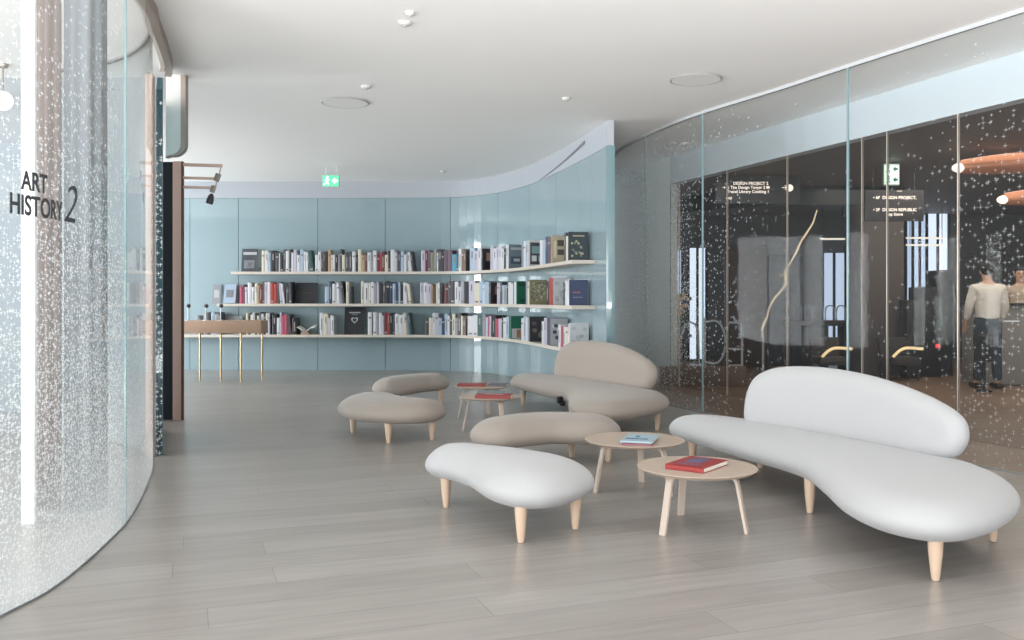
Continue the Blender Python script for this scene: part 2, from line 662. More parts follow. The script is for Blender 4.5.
# ------------------------------------------------------------------ right glass wall with printed stars
uR = lambda px: cvR.bear(col_k(px), 3, cvR.L)
u1024, u940, u900, u800, u700, u660, u640, u613 = [uR(p) for p in (1023, 940, 900, 800, 700, 660, 642, 615)]
G_RIGHT = glass_mat('star_printed_glass_right', (0.97, 0.985, 0.985), 0.0, fresmul=0.05, frit_col=(0.78, 0.83, 0.85),
    layers=(
        (16, 0.36, 0.018, [(0, 0.9), (u1024, 0.75), (u940, 0.36), (u900, 0.07), (u800, 0.03), (u700, 0.09), (u660, 0.3), (u613, 0.5), (cvR.L, .5)], [(0, 1.0), (2.3, 0.85), (2.75, 0.3), (3.3, 0.03)], 0.75),
        (28, 0.36, 0.04, [(0, 0.5), (u1024, 0.34), (u940, 0.12), (u900, 0.03), (u800, 0.02), (u700, 0.14), (u660, 0.6), (u613, 0.9), (cvR.L, .9)], [(0, 0.9), (1.8, 0.8), (2.75, 0.4), (3.3, 0.05)], 0.7),
        (36, 0.60, 0.13, [(0, 0.0), (u800, 0.0), (u700, 0.12), (u660, 0.7), (u640, 0.9), (u613, 0.95), (cvR.L, 1)], [(0, 1.0), (2.3, 0.9), (2.85, 0.6), (3.3, 0.1)], 0.75),
    ),
    haze=[([(0, 0.03), (u700, 0.03), (u660, 0.12), (u640, 0.38), (u613, 0.6), (cvR.L, 0.65)], [(0, 1), (2.6, 1), (3.3, 0.25)])])
wr = sempty('wall_right')
jr = [0, uR(847), uR(702), uR(645), cvR.L]
for a, b in zip(jr, jr[1:]):
    sheet('glass_panel', cvR, a+0.009, b-0.009, 0.0, CEIL-0.03, 0, -0.014, [G_RIGHT, G_CLEAR, G_EDGE], wr, mi=(0, 1, 2))
for s in jr[1:-1]:
    p = cvR.off(s, -0.007)
    bm = bmesh.new()
    t = cvR.tan(s)
    box(bm, (p.x, p.y, (CEIL-0.03)/2), (0.018, 0.014, CEIL-0.03), rz=math.atan2(t.y, t.x))
    link('glass_joint', bm, mat('joint_seal_pale_teal', srgb(126, 152, 155), 0.3), wr)
sheet('ceiling_channel', cvR, 0, cvR.L, CEIL-0.03, CEIL-0.0, 0.008, -0.022, [mat('channel_white', srgb(186, 188, 190), 0.4)]*3, wr)
sheet('floor_channel', cvR, 0, cvR.L, 0, 0.012, 0.006, -0.02, [mat('channel_grey', srgb(140, 138, 135), 0.4)]*3, wr)

# bulkhead and second, smoke-tinted glass wall of the lobby
BH = 2.92
tr2 = struct(sheet('trim_2', cvB2, 0, cvB2.L, BH, CEIL, 0, -0.15, [M_BULK]*3))
G_SMOKE = glass_mat('smoke_tinted_glass', (0.80, 0.785, 0.775), 0.0, fresmul=0.05)
wl = sempty('wall_lobby')
uB = lambda px: cvB2.bear(col_k(px), 3, cvB2.L)
jl = [0, uB(958), uB(887), uB(862), uB(787), uB(727), uB(679), cvB2.L]
for a, b in zip(jl, jl[1:]):
    sheet('glass_panel', cvB2, a+0.006, b-0.006, 0.0, BH, 0, -0.012, [G_SMOKE, G_CLEAR, G_EDGE_D], wl)
M_MULL = mat('pale_copper_edge', srgb(200, 182, 168), 0.3, metal=0.3)
for s in jl[1:-1]:
    p = cvB2.off(s, -0.006)
    bm = bmesh.new()
    t = cvB2.tan(s)
    box(bm, (p.x, p.y, BH/2), (0.012, 0.02, BH), rz=math.atan2(t.y, t.x))
    link('mullion', bm, M_MULL, wl)

# pale wall past the end of the lobby glass, behind the dense part of the printed glass
cvP = Curve([(2.3, 13.1), (2.0, 14.2), (1.9, 15.5), (1.9, 17)])
M_PALE = mat('pale_grey_green_wall', srgb(216, 222, 220), 0.6)
struct(sheet('wall_pale', cvP, 0, cvP.L, 0, CEIL, 0, -0.12, [M_PALE]*3))

# ------------------------------------------------------------------ left curved glass of the reading room
uL = lambda px: cvL.bear(col_k(px), 1.5, 6.2)
G_LEFT = glass_mat('star_printed_glass_left', (0.95, 0.97, 0.97), 0.0, fresmul=0.65, frit_col=(0.86, 0.9, 0.92),
    layers=(
        (20, 0.30, 0.03, [(0, 1.0), (uL(5), 1.0), (uL(100), 1.0), (uL(118), 0.25), (uL(126), 0.05), (cvL.L, 0.03)], [(0, 0.95), (1.0, 0.9), (1.6, 0.55), (2.1, 0.35), (2.6, 0.25), (3.3, 0.12)], 0.8),
        (34, 0.42, 0.055, [(0, 1.0), (uL(5), 1.0), (uL(100), 1.0), (uL(118), 0.3), (uL(126), 0.06), (cvL.L, 0.05)], [(0, 1.0), (0.9, 0.95), (1.4, 0.65), (2.0, 0.3), (2.6, 0.12), (3.3, 0.05)], 0.7),
        (54, 0.50, 0.09, [(0, 1.0), (uL(100), 1.0), (uL(118), 0.5), (uL(126), 0.15), (cvL.L, 0.1)], [(0, 1.0), (0.6, 1.0), (1.1, 0.75), (1.5, 0.35), (2.0, 0.08), (3.3, 0)], 0.7),
    ),
    haze=[([(0, 1), (uL(100), 1.0), (uL(126), 0.8), (cvL.L, 0.8)], [(0, 0.5), (0.3, 0.36), (0.7, 0.14), (1.5, 0.05), (3.3, 0.03)])])
wlft = sempty('wall_left')
jj = [0, uL(124), cvL.L]
for a, b in zip(jj, jj[1:]):
    sheet('glass_panel', cvL, a+0.004, b-0.004, 0.0, CEIL-0.02, -0.014, 0.0, [G_LEFT, G_CLEAR, G_EDGE_D], wlft, mi=(0, 1, 2), step=0.08)
p = cvL.off(jj[1], -0.007)
t = cvL.tan(jj[1])
bm = bmesh.new()
box(bm, (p.x, p.y, (CEIL-.02)/2), (0.012, 0.014, CEIL-.02), rz=math.atan2(t.y, t.x))
link('glass_joint', bm, G_EDGE, wlft)
sheet('ceiling_channel', cvL, 0, cvL.L, CEIL-0.02, CEIL, -0.022, 0.012, [mat('channel_dark', srgb(120, 118, 116), 0.4)]*3, wlft, step=0.08)
sheet('floor_channel', cvL, 0, cvL.L, 0, 0.01, -0.018, 0.004, [mat('channel_grey2', srgb(120, 125, 125), 0.4)]*3, wlft, step=0.08)

# lettering on the left glass
def wrap_text(parts):
    """parts: (string, size, start arc, end arc, baseline height, shear, bold)"""
    full = bmesh.new()
    for s, size, s0, s1, z0, sh, bd in parts:
        b = text_bm(s, size, 0.0015, sh, bd, 1.0)
        bmesh.ops.subdivide_edges(b, edges=[e for e in b.edges if e.calc_length() > 0.05], cuts=2)
        xa, xb = min(v.co.x for v in b.verts), max(v.co.x for v in b.verts)
        for v in b.verts:
            x, y, z = v.co
            q = cvL.off(s0+(x-xa)/(xb-xa)*(s1-s0), -0.018-z)
            v.co = (q.x, q.y, z0+y)
        me = bpy.data.meshes.new('tmp')
        b.to_mesh(me)
        full.from_mesh(me)
        bpy.data.meshes.remove(me)
        b.free()
    return full
bm = wrap_text([('ART', 0.110, uL(17.5), uL(43), 1.697, 0, 0.0022),
                ('HISTORY', 0.116, uL(5.5), uL(58), 1.594, 0, 0.0022),
                ('2', 0.248, uL(59.5), uL(73), 1.594, 0.3, -0.002)])
o = link('glass_lettering', bm, mat('lettering_charcoal', srgb(58, 60, 64), 0.5), smooth=False)
tag(o, 'charcoal ART HISTORY 2 lettering stuck on the curved glass wall at left', 'lettering')

# ------------------------------------------------------------------ reading room behind the left glass
def plainbox(name, c, s, m, parent=None, bev=0.0, rz=0):
    bm = bmesh.new()
    box(bm, c, s, bev=bev, rz=rz)
    return link(name, bm, m, parent, smooth=bool(bev))
struct(plainbox('wall_reading_room', (-7.65, 8.45, CEIL/2), (8.7, 0.12, CEIL), mat('reading_room_wall', srgb(138, 142, 146), 0.7)))
# side wall with a tall window opening on the far left
wn = sempty('window_1')
M_FRAME = mat('white_window_frame', srgb(230, 230, 228), 0.4)
for y in (1.0, 3.4, 5.8, 8.2):
    plainbox('frame_post', (-9.0, y, CEIL/2), (0.1, 0.08, CEIL), M_FRAME, wn)
for z in (0.06, 2.5, CEIL-0.06):
    plainbox('frame_rail', (-9.0, 4.6, z), (0.1, 7.2, 0.10), M_FRAME, wn)
bm = bmesh.new()
box(bm, (-9.0, 4.6, CEIL/2), (0.012, 7.1, CEIL-0.1))
link('pane', bm, G_CLEAR, wn, smooth=False)
# backlit frosted window in the reading room's rear wall
wn2 = sempty('window_2')
plainbox('pane', (-4.62, 8.375, 1.45), (0.62, 0.02, 2.5), mat('frosted_daylight_pane', srgb(126, 134, 140), 0.6, emit=(0.82, 0.9, 0.95), estr=0.08), wn2)
for x in (-4.95, -4.29):
    plainbox('frame_post', (x, 8.36, 1.45), (0.05, 0.05, 2.6), M_FRAME, wn2)

# end wall at the far left of the library with two tall windows
ew = sempty('wall_left_end')
for y0, y1 in ((8.5, 9.18), (9.82, 10.88), (11.52, 12.58), (13.22, 14.28), (14.92, 15.8)):
    plainbox('wall_section', (-9.45, (y0+y1)/2, CEIL/2), (0.1, y1-y0, CEIL), M_WALLW, ew)
plainbox('wall_section', (-9.45, 12.15, CEIL-0.2), (0.1, 7.3, 0.4), M_WALLW, ew)

# white post and curtains
o = plainbox('slim_post', (-2.685, 5.0, CEIL/2), (0.075, 0.022, CEIL), mat('cream_post', srgb(250, 248, 242), 0.5), bev=0.004)
tag(o, 'slim cream post beside the grey curtains behind the left glass', 'post')
def curtain(name, pts, amp, waves, m, label, z0=0.02, z1=CEIL-0.02):
    cv = Curve(pts, 16)
    bm = bmesh.new()
    n = 90
    nz = 8
    for off in (0,):
        grid = []
        for i in range(n+1):
            t = cv.L*i/n
            rowv = []
            for k in range(nz+1):
                q = k/nz
                a = amp*(1.0-0.35*q)*math.sin(2*PI*waves*i/n+0.25*math.sin(q*3))
                p = cv.off(t, a)
                rowv.append(bm.verts.new((p.x, p.y, z0+(z1-z0)*q)))
            grid.append(rowv)
        for i in range(n):
            for k in range(nz):
                bm.faces.new((grid[i][k], grid[i+1][k], grid[i+1][k+1], grid[i][k+1]))
    o = link(name, bm, m, smooth=True, angle=180)
    sm = o.modifiers.new('thick', 'SOLIDIFY')
    sm.thickness = 0.006
    return tag(o, label, 'curtain')
curtain('curtain', [(-2.80, 5.30), (-2.70, 5.24), (-2.615, 5.22)], 0.018, 3, mat('taupe_curtain', srgb(118, 107, 103), 0.85, bump=0.2), 'narrow taupe curtain hanging beside the cream post behind the left glass')
curtain('curtain', [(-2.60, 5.22), (-2.50, 5.20), (-2.42, 5.26), (-2.43, 5.40)], 0.012, 4, mat('blue_grey_curtain', srgb(112, 116, 120), 0.85, bump=0.2), 'blue grey curtain right of the taupe one behind the left glass')

# globe lamp at the far left
t = thing('globe_lamp', 'glowing cream globe lamp hanging at the left edge of the photo', 'lamp', (-4.47, 7.9, 0))
bm = bmesh.new()
bmesh.ops.create_uvsphere(bm, u_segments=24, v_segments=16, radius=0.085, matrix=Matrix.Translation((0, 0, 2.99)))
link('globe', bm, mat('globe_glow', (0.9, 0.85, 0.75), 0.4, emit=(1.0, 0.93, 0.82), estr=0.9), t)
bm = bmesh.new()
tube(bm, [(0, 0, 3.07), (0, 0, CEIL)], 0.008)
lathe(bm, [(0.04, CEIL-0.03), (0.05, CEIL)], n=16)
link('stem', bm, M_BRONZE, t)

# jamb, printed strip, teal glass door panel, dark panel and portal post
o = plainbox('wooden_jamb', (-2.862, 7.12, HEAD/2), (0.045, 0.08, HEAD), M_POST, bev=0.004)
tag(o, 'slim pinkish wooden jamb standing at the far end of the curved left glass', 'jamb')
cvS = Curve([(-2.835, 7.16), (-2.815, 7.17), (-2.79, 7.18)])
G_STRIP = glass_mat('star_printed_strip', (0.8, 0.84, 0.85), 0.0, fresmul=0.2, frit_col=(0.8, 0.84, 0.85),
    layers=((30, 0.62, 0.12, one(0, 1), [(0, 0.9), (1.6, 0.7), (2.5, 0.3), (3.0, 0.1)], 0.9),))
o = sheet('printed_glass_strip', cvS, 0, cvS.L, 0, HEAD-0.1, 0, 0.012, [G_STRIP, G_STRIP, G_EDGE_D])
tag(o, 'narrow star printed glass strip between wooden jamb and teal glass edge', 'glass strip')
cvD = Curve([(-2.795, 7.2), (-3.10, 7.95), (-3.45, 8.9), (-3.58, 9.25)])
G_DOOR = glass_mat('teal_glass_door', (0.35, 0.47, 0.50), 0.0, fresmul=0.3)
o = sheet('glass_door_panel', cvD, 0, 1.3, 0.0, HEAD, 0, 0.04, [G_DOOR, G_DOOR, G_EDGE_D])
tag(o, 'tall teal edged glass panel standing between printed strip and dark panel', 'glass panel')
o = plainbox('partition_screen', (-3.70, 9.345, 1.335), (0.40, 0.05, 2.67), M_DARK)
tag(o, 'tall near black screen between teal glass panel and pinkish wooden post', 'screen')

t = thing('portal_frame', 'pinkish wooden portal post with three arms and a small hanging spotlight', 'frame', (-3.45, 9.3, 0))
bm = bmesh.new()
box(bm, (-0.004, 0, 1.335), (0.088, 0.05, 2.67), bev=0.003)
link('post', bm, M_POST, t)
bm = bmesh.new()
box(bm, (0.047, 0.0, 1.335), (0.014, 0.05, 2.67), bev=0.002)
link('dark_edge', bm, M_POSTD, t)
for z, L_, th in ((2.632, 0.40, 0.032), (2.498, 0.35, 0.026), (2.402, 0.33, 0.024)):
    bm = bmesh.new()
    box(bm, (0.055+L_/2, 0, z), (L_, 0.035, th), bev=0.003, ry=R(1.6))
    link('arm', bm, M_POST, t)
bm = bmesh.new()
tube(bm, [(0.44, 0, 2.61), (0.425, 0, 2.53), (0.40, 0, 2.48), (0.385, 0, 2.40), (0.37, 0, 2.35)], 0.006)
link('hanging_rod', bm, M_BRONZE, t)
bm = bmesh.new()
box(bm, (0.405, 0, 2.505), (0.05, 0.045, 0.085), ry=R(20), bev=0.006)
box(bm, (0.36, 0, 2.385), (0.045, 0.045, 0.075), ry=R(20), bev=0.006)
link('clamp', bm, M_BRONZE, t)
bm = bmesh.new()
lathe(bm, [(0.036, -0.06), (0.038, -0.02), (0.026, 0.03), (0.012, 0.05)], n=16, M=Matrix.Translation((0.335, 0, 2.29)) @ Matrix.Rotation(R(15), 4, 'Y'))
sp = link('spotlight', bm, mat('spot_black', srgb(50, 52, 56), 0.4), t)

# bronze strip on the ceiling and hanging smoke curtain panel
cvT = Curve([(-2.30, 5.2), (-2.47, 6.2), (-2.60, 6.65), (-2.745, 7.17), (-2.93, 7.77), (-3.03, 8.0)])
t0 = thing('ceiling_strip', 'curved bronze strip fixed to the ceiling above the left glass wall', 'trim')
sheet('bronze_band', cvT, 0, cvT.L, CEIL-0.09, CEIL-0.001, 0.0, 0.055, [M_BRONZE]*3, t0, step=0.08)
sheet('light_lining', cvT, 0, cvT.L, CEIL-0.05, CEIL-0.001, 0.06, 0.10, [mat('beige_lining', srgb(214, 206, 196), 0.5)]*3, t0, step=0.08)
t = thing('smoke_curtain', 'rounded glass smoke curtain in a bronze rim hanging from the ceiling at left', 'smoke curtain', (0, 0, 0))
bm = bmesh.new()
prof = []
x0, x1, zt, zb, rr = -3.185, -3.045, CEIL, 2.575, 0.10
pts = [(x0, zt), (x0, zb-0.02)]
for k in range(9):
    a = PI/2*k/8
    pts.append((x1-rr+rr*math.sin(a), zb+rr-rr*math.cos(a)))
pts.append((x1, zt))
fr_ = [bm.verts.new((x, 8.28, z)) for x, z in pts]
bk_ = [bm.verts.new((x, 8.296, z)) for x, z in pts]
bm.faces.new(fr_)
bm.faces.new(bk_)
for i in range(len(pts)):
    bm.faces.new((fr_[i], fr_[(i+1) % len(pts)], bk_[(i+1) % len(pts)], bk_[i]))
link('pane', bm, mat('milky_pane', srgb(206, 204, 200), 0.15, coat=0.5), t, smooth=False)
bm = bmesh.new()
prev = None
rim = pts[1:]
for i, (x, z) in enumerate(rim):
    nx, nz = (x-(x1-rr), z-(zb+rr)) if i else (0, -1)
    if i == len(rim)-1:
        nx, nz = 1, 0
    l = math.hypot(nx, nz) or 1
    if i and i < len(rim)-1:
        nx, nz = nx/l, nz/l
    wd = 0.045*min(1, 0.15+i/(len(rim)-2))
    cur = [bm.verts.new((x, 8.27, z)), bm.verts.new((x+nx*wd, 8.27, z+nz*wd)), bm.verts.new((x+nx*wd, 8.34, z+nz*wd)), bm.verts.new((x, 8.34, z))]
    if prev:
        for k in range(4):
            bm.faces.new((prev[k], prev[(k+1) % 4], cur[(k+1) % 4], cur[k]))
    else:
        bm.faces.new(cur)
    prev = cur
bm.faces.new(prev)
link('rim', bm, M_BRONZE, t, smooth=False)

# ------------------------------------------------------------------ freeform sofas
M_FAB_L = mat('pale_grey_wool', srgb(179, 179, 180), 0.9, bump=0.35, bscale=420, sheen=0.25, spec=0.2)
M_FAB_W = mat('warm_beige_wool', srgb(162, 152, 143), 0.9, bump=0.35, bscale=420, sheen=0.2, spec=0.2)
M_MAPLE = mat('pale_maple', srgb(212, 186, 162), 0.35, var=0.05, vscale=9, coat=0.2)
M_SEAM = mat('seam_taupe', srgb(186, 176, 166), 0.9)
leg_prof = [(0.012, 0.0), (0.0165, 0.003), (0.0185, 0.012), (0.023, 0.05), (0.028, 0.10), (0.0315, 0.14), (0.033, 0.17), (0.033, 0.205)]

def legs(parent, pts, h=0.2):
    for x, y in pts:
        bm = bmesh.new()
        lathe(bm, leg_prof, (x, y, 0), 20)
        link('leg', bm, M_MAPLE, parent)

SC = Vector((1.95, 5.4))
sofa_out = [(1.22, 6.98), (1.25, 6.80), (1.35, 6.42), (1.50, 5.95), (1.62, 5.62), (1.69, 5.28), (1.66, 4.85), (1.61, 4.42), (1.64, 4.14), (1.73, 3.98), (1.85, 3.90), (2.0, 3.92), (2.2, 4.05), (2.42, 4.30), (2.56, 4.55), (2.64, 4.85), (2.63, 5.2), (2.50, 5.6), (2.30, 6.05), (2.08, 6.5), (1.85, 6.88), (1.6, 7.08), (1.38, 7.12)]
sofa_spine = [(1.45, 6.86), (1.72, 6.42), (1.92, 5.95), (2.06, 5.5), (2.13, 5.05), (2.12, 4.72), (2.0, 4.3)]
back_line = ((1.72, 6.62), (2.50, 5.04))
back_out = [(0.0, .36), (-.012, .46), (0.0, .56), (.055, .67), (.17, .735), (.335, .77), (.65, .785), (.99, .768), (1.25, .735), (1.48, .69), (1.675, .635), (1.79, .575), (1.83, .50), (1.82, .42), (1.75, .345), (1.55, .31), (0.9, .31), (.25, .31), (.06, .32)]
back_spine = [(.22, .53), (.5, .55), (1.0, .55), (1.4, .51), (1.6, .47)]

def make_sofa(label, m, group):
    t = thing('freeform_sofa', label, 'sofa', (SC.x, SC.y, 0), 0, group)
    bm = bmesh.new()
    pillow(bm, [(x-SC.x, y-SC.y) for x, y in sofa_out], [(x-SC.x, y-SC.y) for x, y in sofa_spine], 0.172, 0.33, 0.15, dome=0.032, botdome=0.0, rb=0.12)
    link('seat', bm, m, t, angle=180)
    a, b = Vector(back_line[0])-SC, Vector(back_line[1])-SC
    d = (b-a).normalized()
    nr = Vector((-d.y, d.x))          # towards the rear of the sofa
    if nr.x < 0:
        nr = -nr
    def fn(u, h, z):
        q = u/1.8
        arc = 0.055*math.sin(PI*max(0, min(1, q)))
        lean = (h-0.33)*0.10
        u = u*0.985-0.03
        p = a+d*u+nr*(0.04+arc+lean+z)
        return Vector((p.x, p.y, h))
    bm = bmesh.new()
    pillow(bm, back_out, back_spine, -0.07, 0.07, 0.085, dome=0.012, botdome=0.012, fn=fn)
    link('backrest', bm, m, t, angle=180)
    legs(t, [(x-SC.x, y-SC.y) for x, y in ((1.88, 3.995), (2.48, 4.64), (1.74, 5.257), (1.835, 6.66), (1.36, 6.78), (2.36, 5.62))])
    return t

sofa = make_sofa('pale grey freeform sofa at right, the nearer of the two sofas', M_FAB_L, 'freeform sofas')
sofa2 = dup(sofa, (0.8078, 9.2946, 0), 0.0612, 'warm beige freeform sofa standing in front of the curved bookshelf end', 'freeform sofas')
for ch in sofa2.children:
    if ch.name.startswith(('seat', 'backrest')):
        ch.data = ch.data.copy()
        ch.data.materials[0] = M_FAB_W
# dark bracket seen under the far sofa's seat
bm = bmesh.new()
box(bm, (0, 0, 0.205), (0.055, 0.05, 0.07), bev=0.008, rz=0.4)
box(bm, (0.03, 0.03, 0.165), (0.05, 0.05, 0.05), bev=0.008, rz=0.2)
o = link('joining_bracket', bm, mat('bracket_black', srgb(22, 22, 24), 0.5), sofa2)
o.location = (-0.31, 0.05, 0)
o['label'] = 'small black bracket under the seat front'

# ------------------------------------------------------------------ freeform ottomans
def ottoman(out, spine, lg, m, label, group='freeform ottomans', hh=(0.172, 0.315)):
    cx = sum(p[0] for p in out)/len(out)
    cy = sum(p[1] for p in out)/len(out)
    t = thing('freeform_ottoman', label, 'ottoman', (cx, cy, 0), 0, group)
    bm = bmesh.new()
    pillow(bm, [(x-cx, y-cy) for x, y in out], [(x-cx, y-cy) for x, y in spine], hh[0], hh[1], 0.15, dome=0.055, rb=0.10)
    link('cushion', bm, m, t, angle=180)
    legs(t, [(x-cx, y-cy) for x, y in lg])
    return t

ottoman([(-.53, 5.5), (-.50, 5.38), (-.42, 5.30), (-.33, 5.18), (-.25, 5.03), (-.2, 4.88), (-.14, 4.73), (-.05, 4.61), (.04, 4.55), (.15, 4.54), (.27, 4.61), (.38, 4.75), (.45, 4.92), (.44, 5.12), (.36, 5.3), (.2, 5.47), (0, 5.59), (-.2, 5.68), (-.38, 5.69), (-.49, 5.62)],
        [(-.33, 5.48), (-.12, 5.33), (.03, 5.15), (.13, 4.92)],
        [(-.396, 5.396), (.046, 4.62), (.344, 4.89)], M_FAB_L, 'pale grey freeform ottoman in the foreground, nearest the camera')
ottoman([(-.31, 6.65), (-.24, 6.47), (-.06, 6.40), (.14, 6.50), (.33, 6.60), (.52, 6.58), (.68, 6.64), (.80, 6.76), (.83, 6.95), (.74, 7.13), (.58, 7.24), (.32, 7.34), (.05, 7.26), (-.16, 7.05), (-.28, 6.85)],
        [(-.05, 6.72), (.15, 6.88), (.35, 6.95), (.58, 6.90)],
        [(-.12, 6.72), (.47, 7.12), (.735, 6.90)], M_FAB_W, 'warm beige freeform ottoman just behind the foreground ottoman')
ottoman([(-1.61, 8.35), (-1.56, 8.12), (-1.41, 7.88), (-1.2, 7.73), (-.95, 7.67), (-.75, 7.72), (-.62, 7.88), (-.59, 8.06), (-.66, 8.22), (-.84, 8.34), (-.99, 8.52), (-1.10, 8.75), (-1.28, 8.88), (-1.48, 8.78), (-1.58, 8.57)],
        [(-1.30, 8.50), (-1.22, 8.28), (-1.08, 8.10), (-.85, 7.98)],
        [(-1.485, 8.40), (-1.07, 7.79), (-.71, 7.98)], M_FAB_W, 'warm beige freeform ottoman farthest left, in front of another ottoman')
ottoman([(-1.58, 10.15), (-1.5, 9.92), (-1.34, 9.82), (-1.2, 9.92), (-1.08, 10.12), (-.95, 10.36), (-.83, 10.48), (-.75, 10.65), (-.77, 10.86), (-.92, 10.98), (-1.15, 10.96), (-1.4, 10.74), (-1.54, 10.45)],
        [(-1.36, 10.12), (-1.28, 10.36), (-1.12, 10.60), (-.96, 10.74)],
        [(-.84, 10.6), (-1.45, 10.25), (-1.27, 10.02)], M_FAB_W, 'farthest back warm beige ottoman, partly hidden behind the leftmost one')

# ------------------------------------------------------------------ bentwood coffee tables
M_OAK = mat('soaped_oak', srgb(186, 168, 152), 0.45, var=0.06, vscale=14)
M_OAKL = mat('oak_edge_light', srgb(206, 190, 176), 0.45)
def strip_leg(bm, ang, R0, R1, h, wdt=0.046, th=0.017):
    """flat bent strip: runs out under the top, bends down and splays to the floor"""
    c, s = math.cos(ang), math.sin(ang)
    path = [(0.10, h-0.012), (R0-0.075, h-0.012)]
    for k in range(1, 8):
        a = PI/2*k/7*0.93
        path.append((R0-0.075+0.062*math.sin(a), h-0.012-0.062*(1-math.cos(a))))
    path.append((R1, 0.0))
    ring = []
    for i, (r, z) in enumerate(path):
        r0, z0 = path[max(0, i-1)]
        r1, z1 = path[min(len(path)-1, i+1)]
        dl = math.hypot(r1-r0, z1-z0)
        dr, dz = (r1-r0)/dl, (z1-z0)/dl
        nr_, nz_ = -dz, dr
        if i == len(path)-1:
            nr_, nz_ = 1, 0
        wq = wdt*(1.0-0.12*i/len(path))
        q = []
        for sw, sn in ((-1, -1), (1, -1), (1, 1), (-1, 1)):
            rr, zz = r+nr_*th/2*sn, z+nz_*th/2*sn
            q.append(bm.verts.new((c*rr-s*sw*wq/2, s*rr+c*sw*wq/2, zz)))
        ring.append(q)
    for a, b in zip(ring, ring[1:]):
        for k in range(4):
            bm.faces.new((a[k], a[(k+1) % 4], b[(k+1) % 4], b[k]))
    bm.faces.new(ring[0])
    bm.faces.new(ring[-1])
    bmesh.ops.bevel(bm, geom=[e for e in bm.edges], offset=0.002, segments=1, affect='EDGES')

def coffee_table(c, rad, angs, label, h=0.335, rleg=None):
    t = thing('round_coffee_table', label, 'coffee table', (c[0], c[1], 0), 0, 'round bentwood coffee tables')
    bm = bmesh.new()
    lathe(bm, [(rad-0.022, h-0.019), (rad-0.004, h-0.006), (rad, h-0.003), (rad-0.002, h)], n=72)
    link('tabletop', bm, [M_OAK], t, angle=30)
    r1 = rleg or rad*0.86
    for a in angs:
        bm = bmesh.new()
        strip_leg(bm, R(a), r1-0.035, r1, h-0.018)
        link('leg', bm, M_OAKL, t, angle=30)
    return t

coffee_table((1.013, 4.93), 0.325, (218, 330, 98), 'round oak coffee table with a red book, nearest the camera', rleg=0.275)
coffee_table((0.80, 5.88), 0.325, (196, 318, 72), 'round oak coffee table with a pale blue book beside the grey sofa', rleg=0.275)
coffee_table((-0.208, 8.49), 0.30, (176, 300, 60), 'nearer of the two far coffee tables, a red book on its top')
coffee_table((-0.317, 9.52), 0.29, (183, 330, 75), 'farthest coffee table, in front of the far sofa tip')

M_PAGE = mat('book_pages', srgb(232, 228, 218), 0.8)
def flat_book(bm, sx, sy, sz):
    box(bm, (0, 0, sz/2), (sx-0.006, sy-0.006, sz-0.008), mi=1)
    box(bm, (0, 0, 0.002), (sx, sy, 0.004), bev=0.0012, mi=0, seg=1)
    box(bm, (0, 0, sz-0.002), (sx, sy, 0.004), bev=0.0012, mi=0, seg=1)
    box(bm, (-sx/2+0.002, 0, sz/2), (0.004, sy, sz), bev=0.0012, mi=0, seg=1)

def lying_book(loc, rz, size, m, label, accent=None, apos=None):
    t = thing('book', label, 'book', loc, rz)
    bm = bmesh.new()
    flat_book(bm, *size)
    link('book_block', bm, [m, M_PAGE], t, smooth=False)
    if accent:
        bm = bmesh.new()
        for (x, y, sx, sy) in apos:
            box(bm, (x*size[0], y*size[1], size[2]+0.0006), (sx*size[0], sy*size[1], 0.0012))
        link('cover_print', bm, accent, t, smooth=False)
    return t

TT = 0.335
M_RED = mat('book_red', srgb(150, 52, 50), 0.45)
M_BLUEC = mat('book_pale_blue', srgb(168, 190, 200), 0.4)
M_GREYC = mat('book_grey', srgb(110, 110, 116), 0.5)
lying_book((1.008, 4.905, TT), R(53), (0.31, 0.225, 0.028), M_RED, 'red hardback lying on the nearest round coffee table', mat('print_blue_grey', srgb(96, 88, 120), 0.5), [(0.12, 0.05, 0.5, 0.42), (-0.3, 0.0, 0.05, 0.6)])
lying_book((0.81, 5.735, TT), R(76), (0.27, 0.19, 0.014), mat('book_mauve', srgb(150, 100, 108), 0.5), 'thin mauve book under the pale blue book on second coffee table')
lying_book((0.82, 5.76, TT+0.014), R(72), (0.30, 0.20, 0.016), M_BLUEC, 'pale blue picture book lying on top of a mauve book', mat('print_dark_teal', srgb(60, 100, 130), 0.5), [(0.1, 0.1, 0.18, 0.12), (-0.22, 0.05, 0.12, 0.7)])
lying_book((-0.165, 8.36, TT), R(82), (0.20, 0.33, 0.03), M_RED, 'red book on the nearer of the two far coffee tables', mat('print_pale', srgb(200, 150, 140), 0.5), [(0.1, 0, 0.3, 0.5)])
lying_book((-0.20, 8.62, TT), R(88), (0.22, 0.27, 0.025), mat('book_steel_blue', srgb(120, 135, 142), 0.45), 'steel blue book lying behind the red one on a far coffee table')
lying_book((-0.42, 9.50, TT), R(88), (0.22, 0.30, 0.022), mat('book_dull_red', srgb(150, 66, 62), 0.5), 'dull red book on the farthest coffee table, at its left')
lying_book((-0.14, 9.52, TT), R(80), (0.21, 0.20, 0.02), M_GREYC, 'small grey book on the farthest coffee table, at its right')

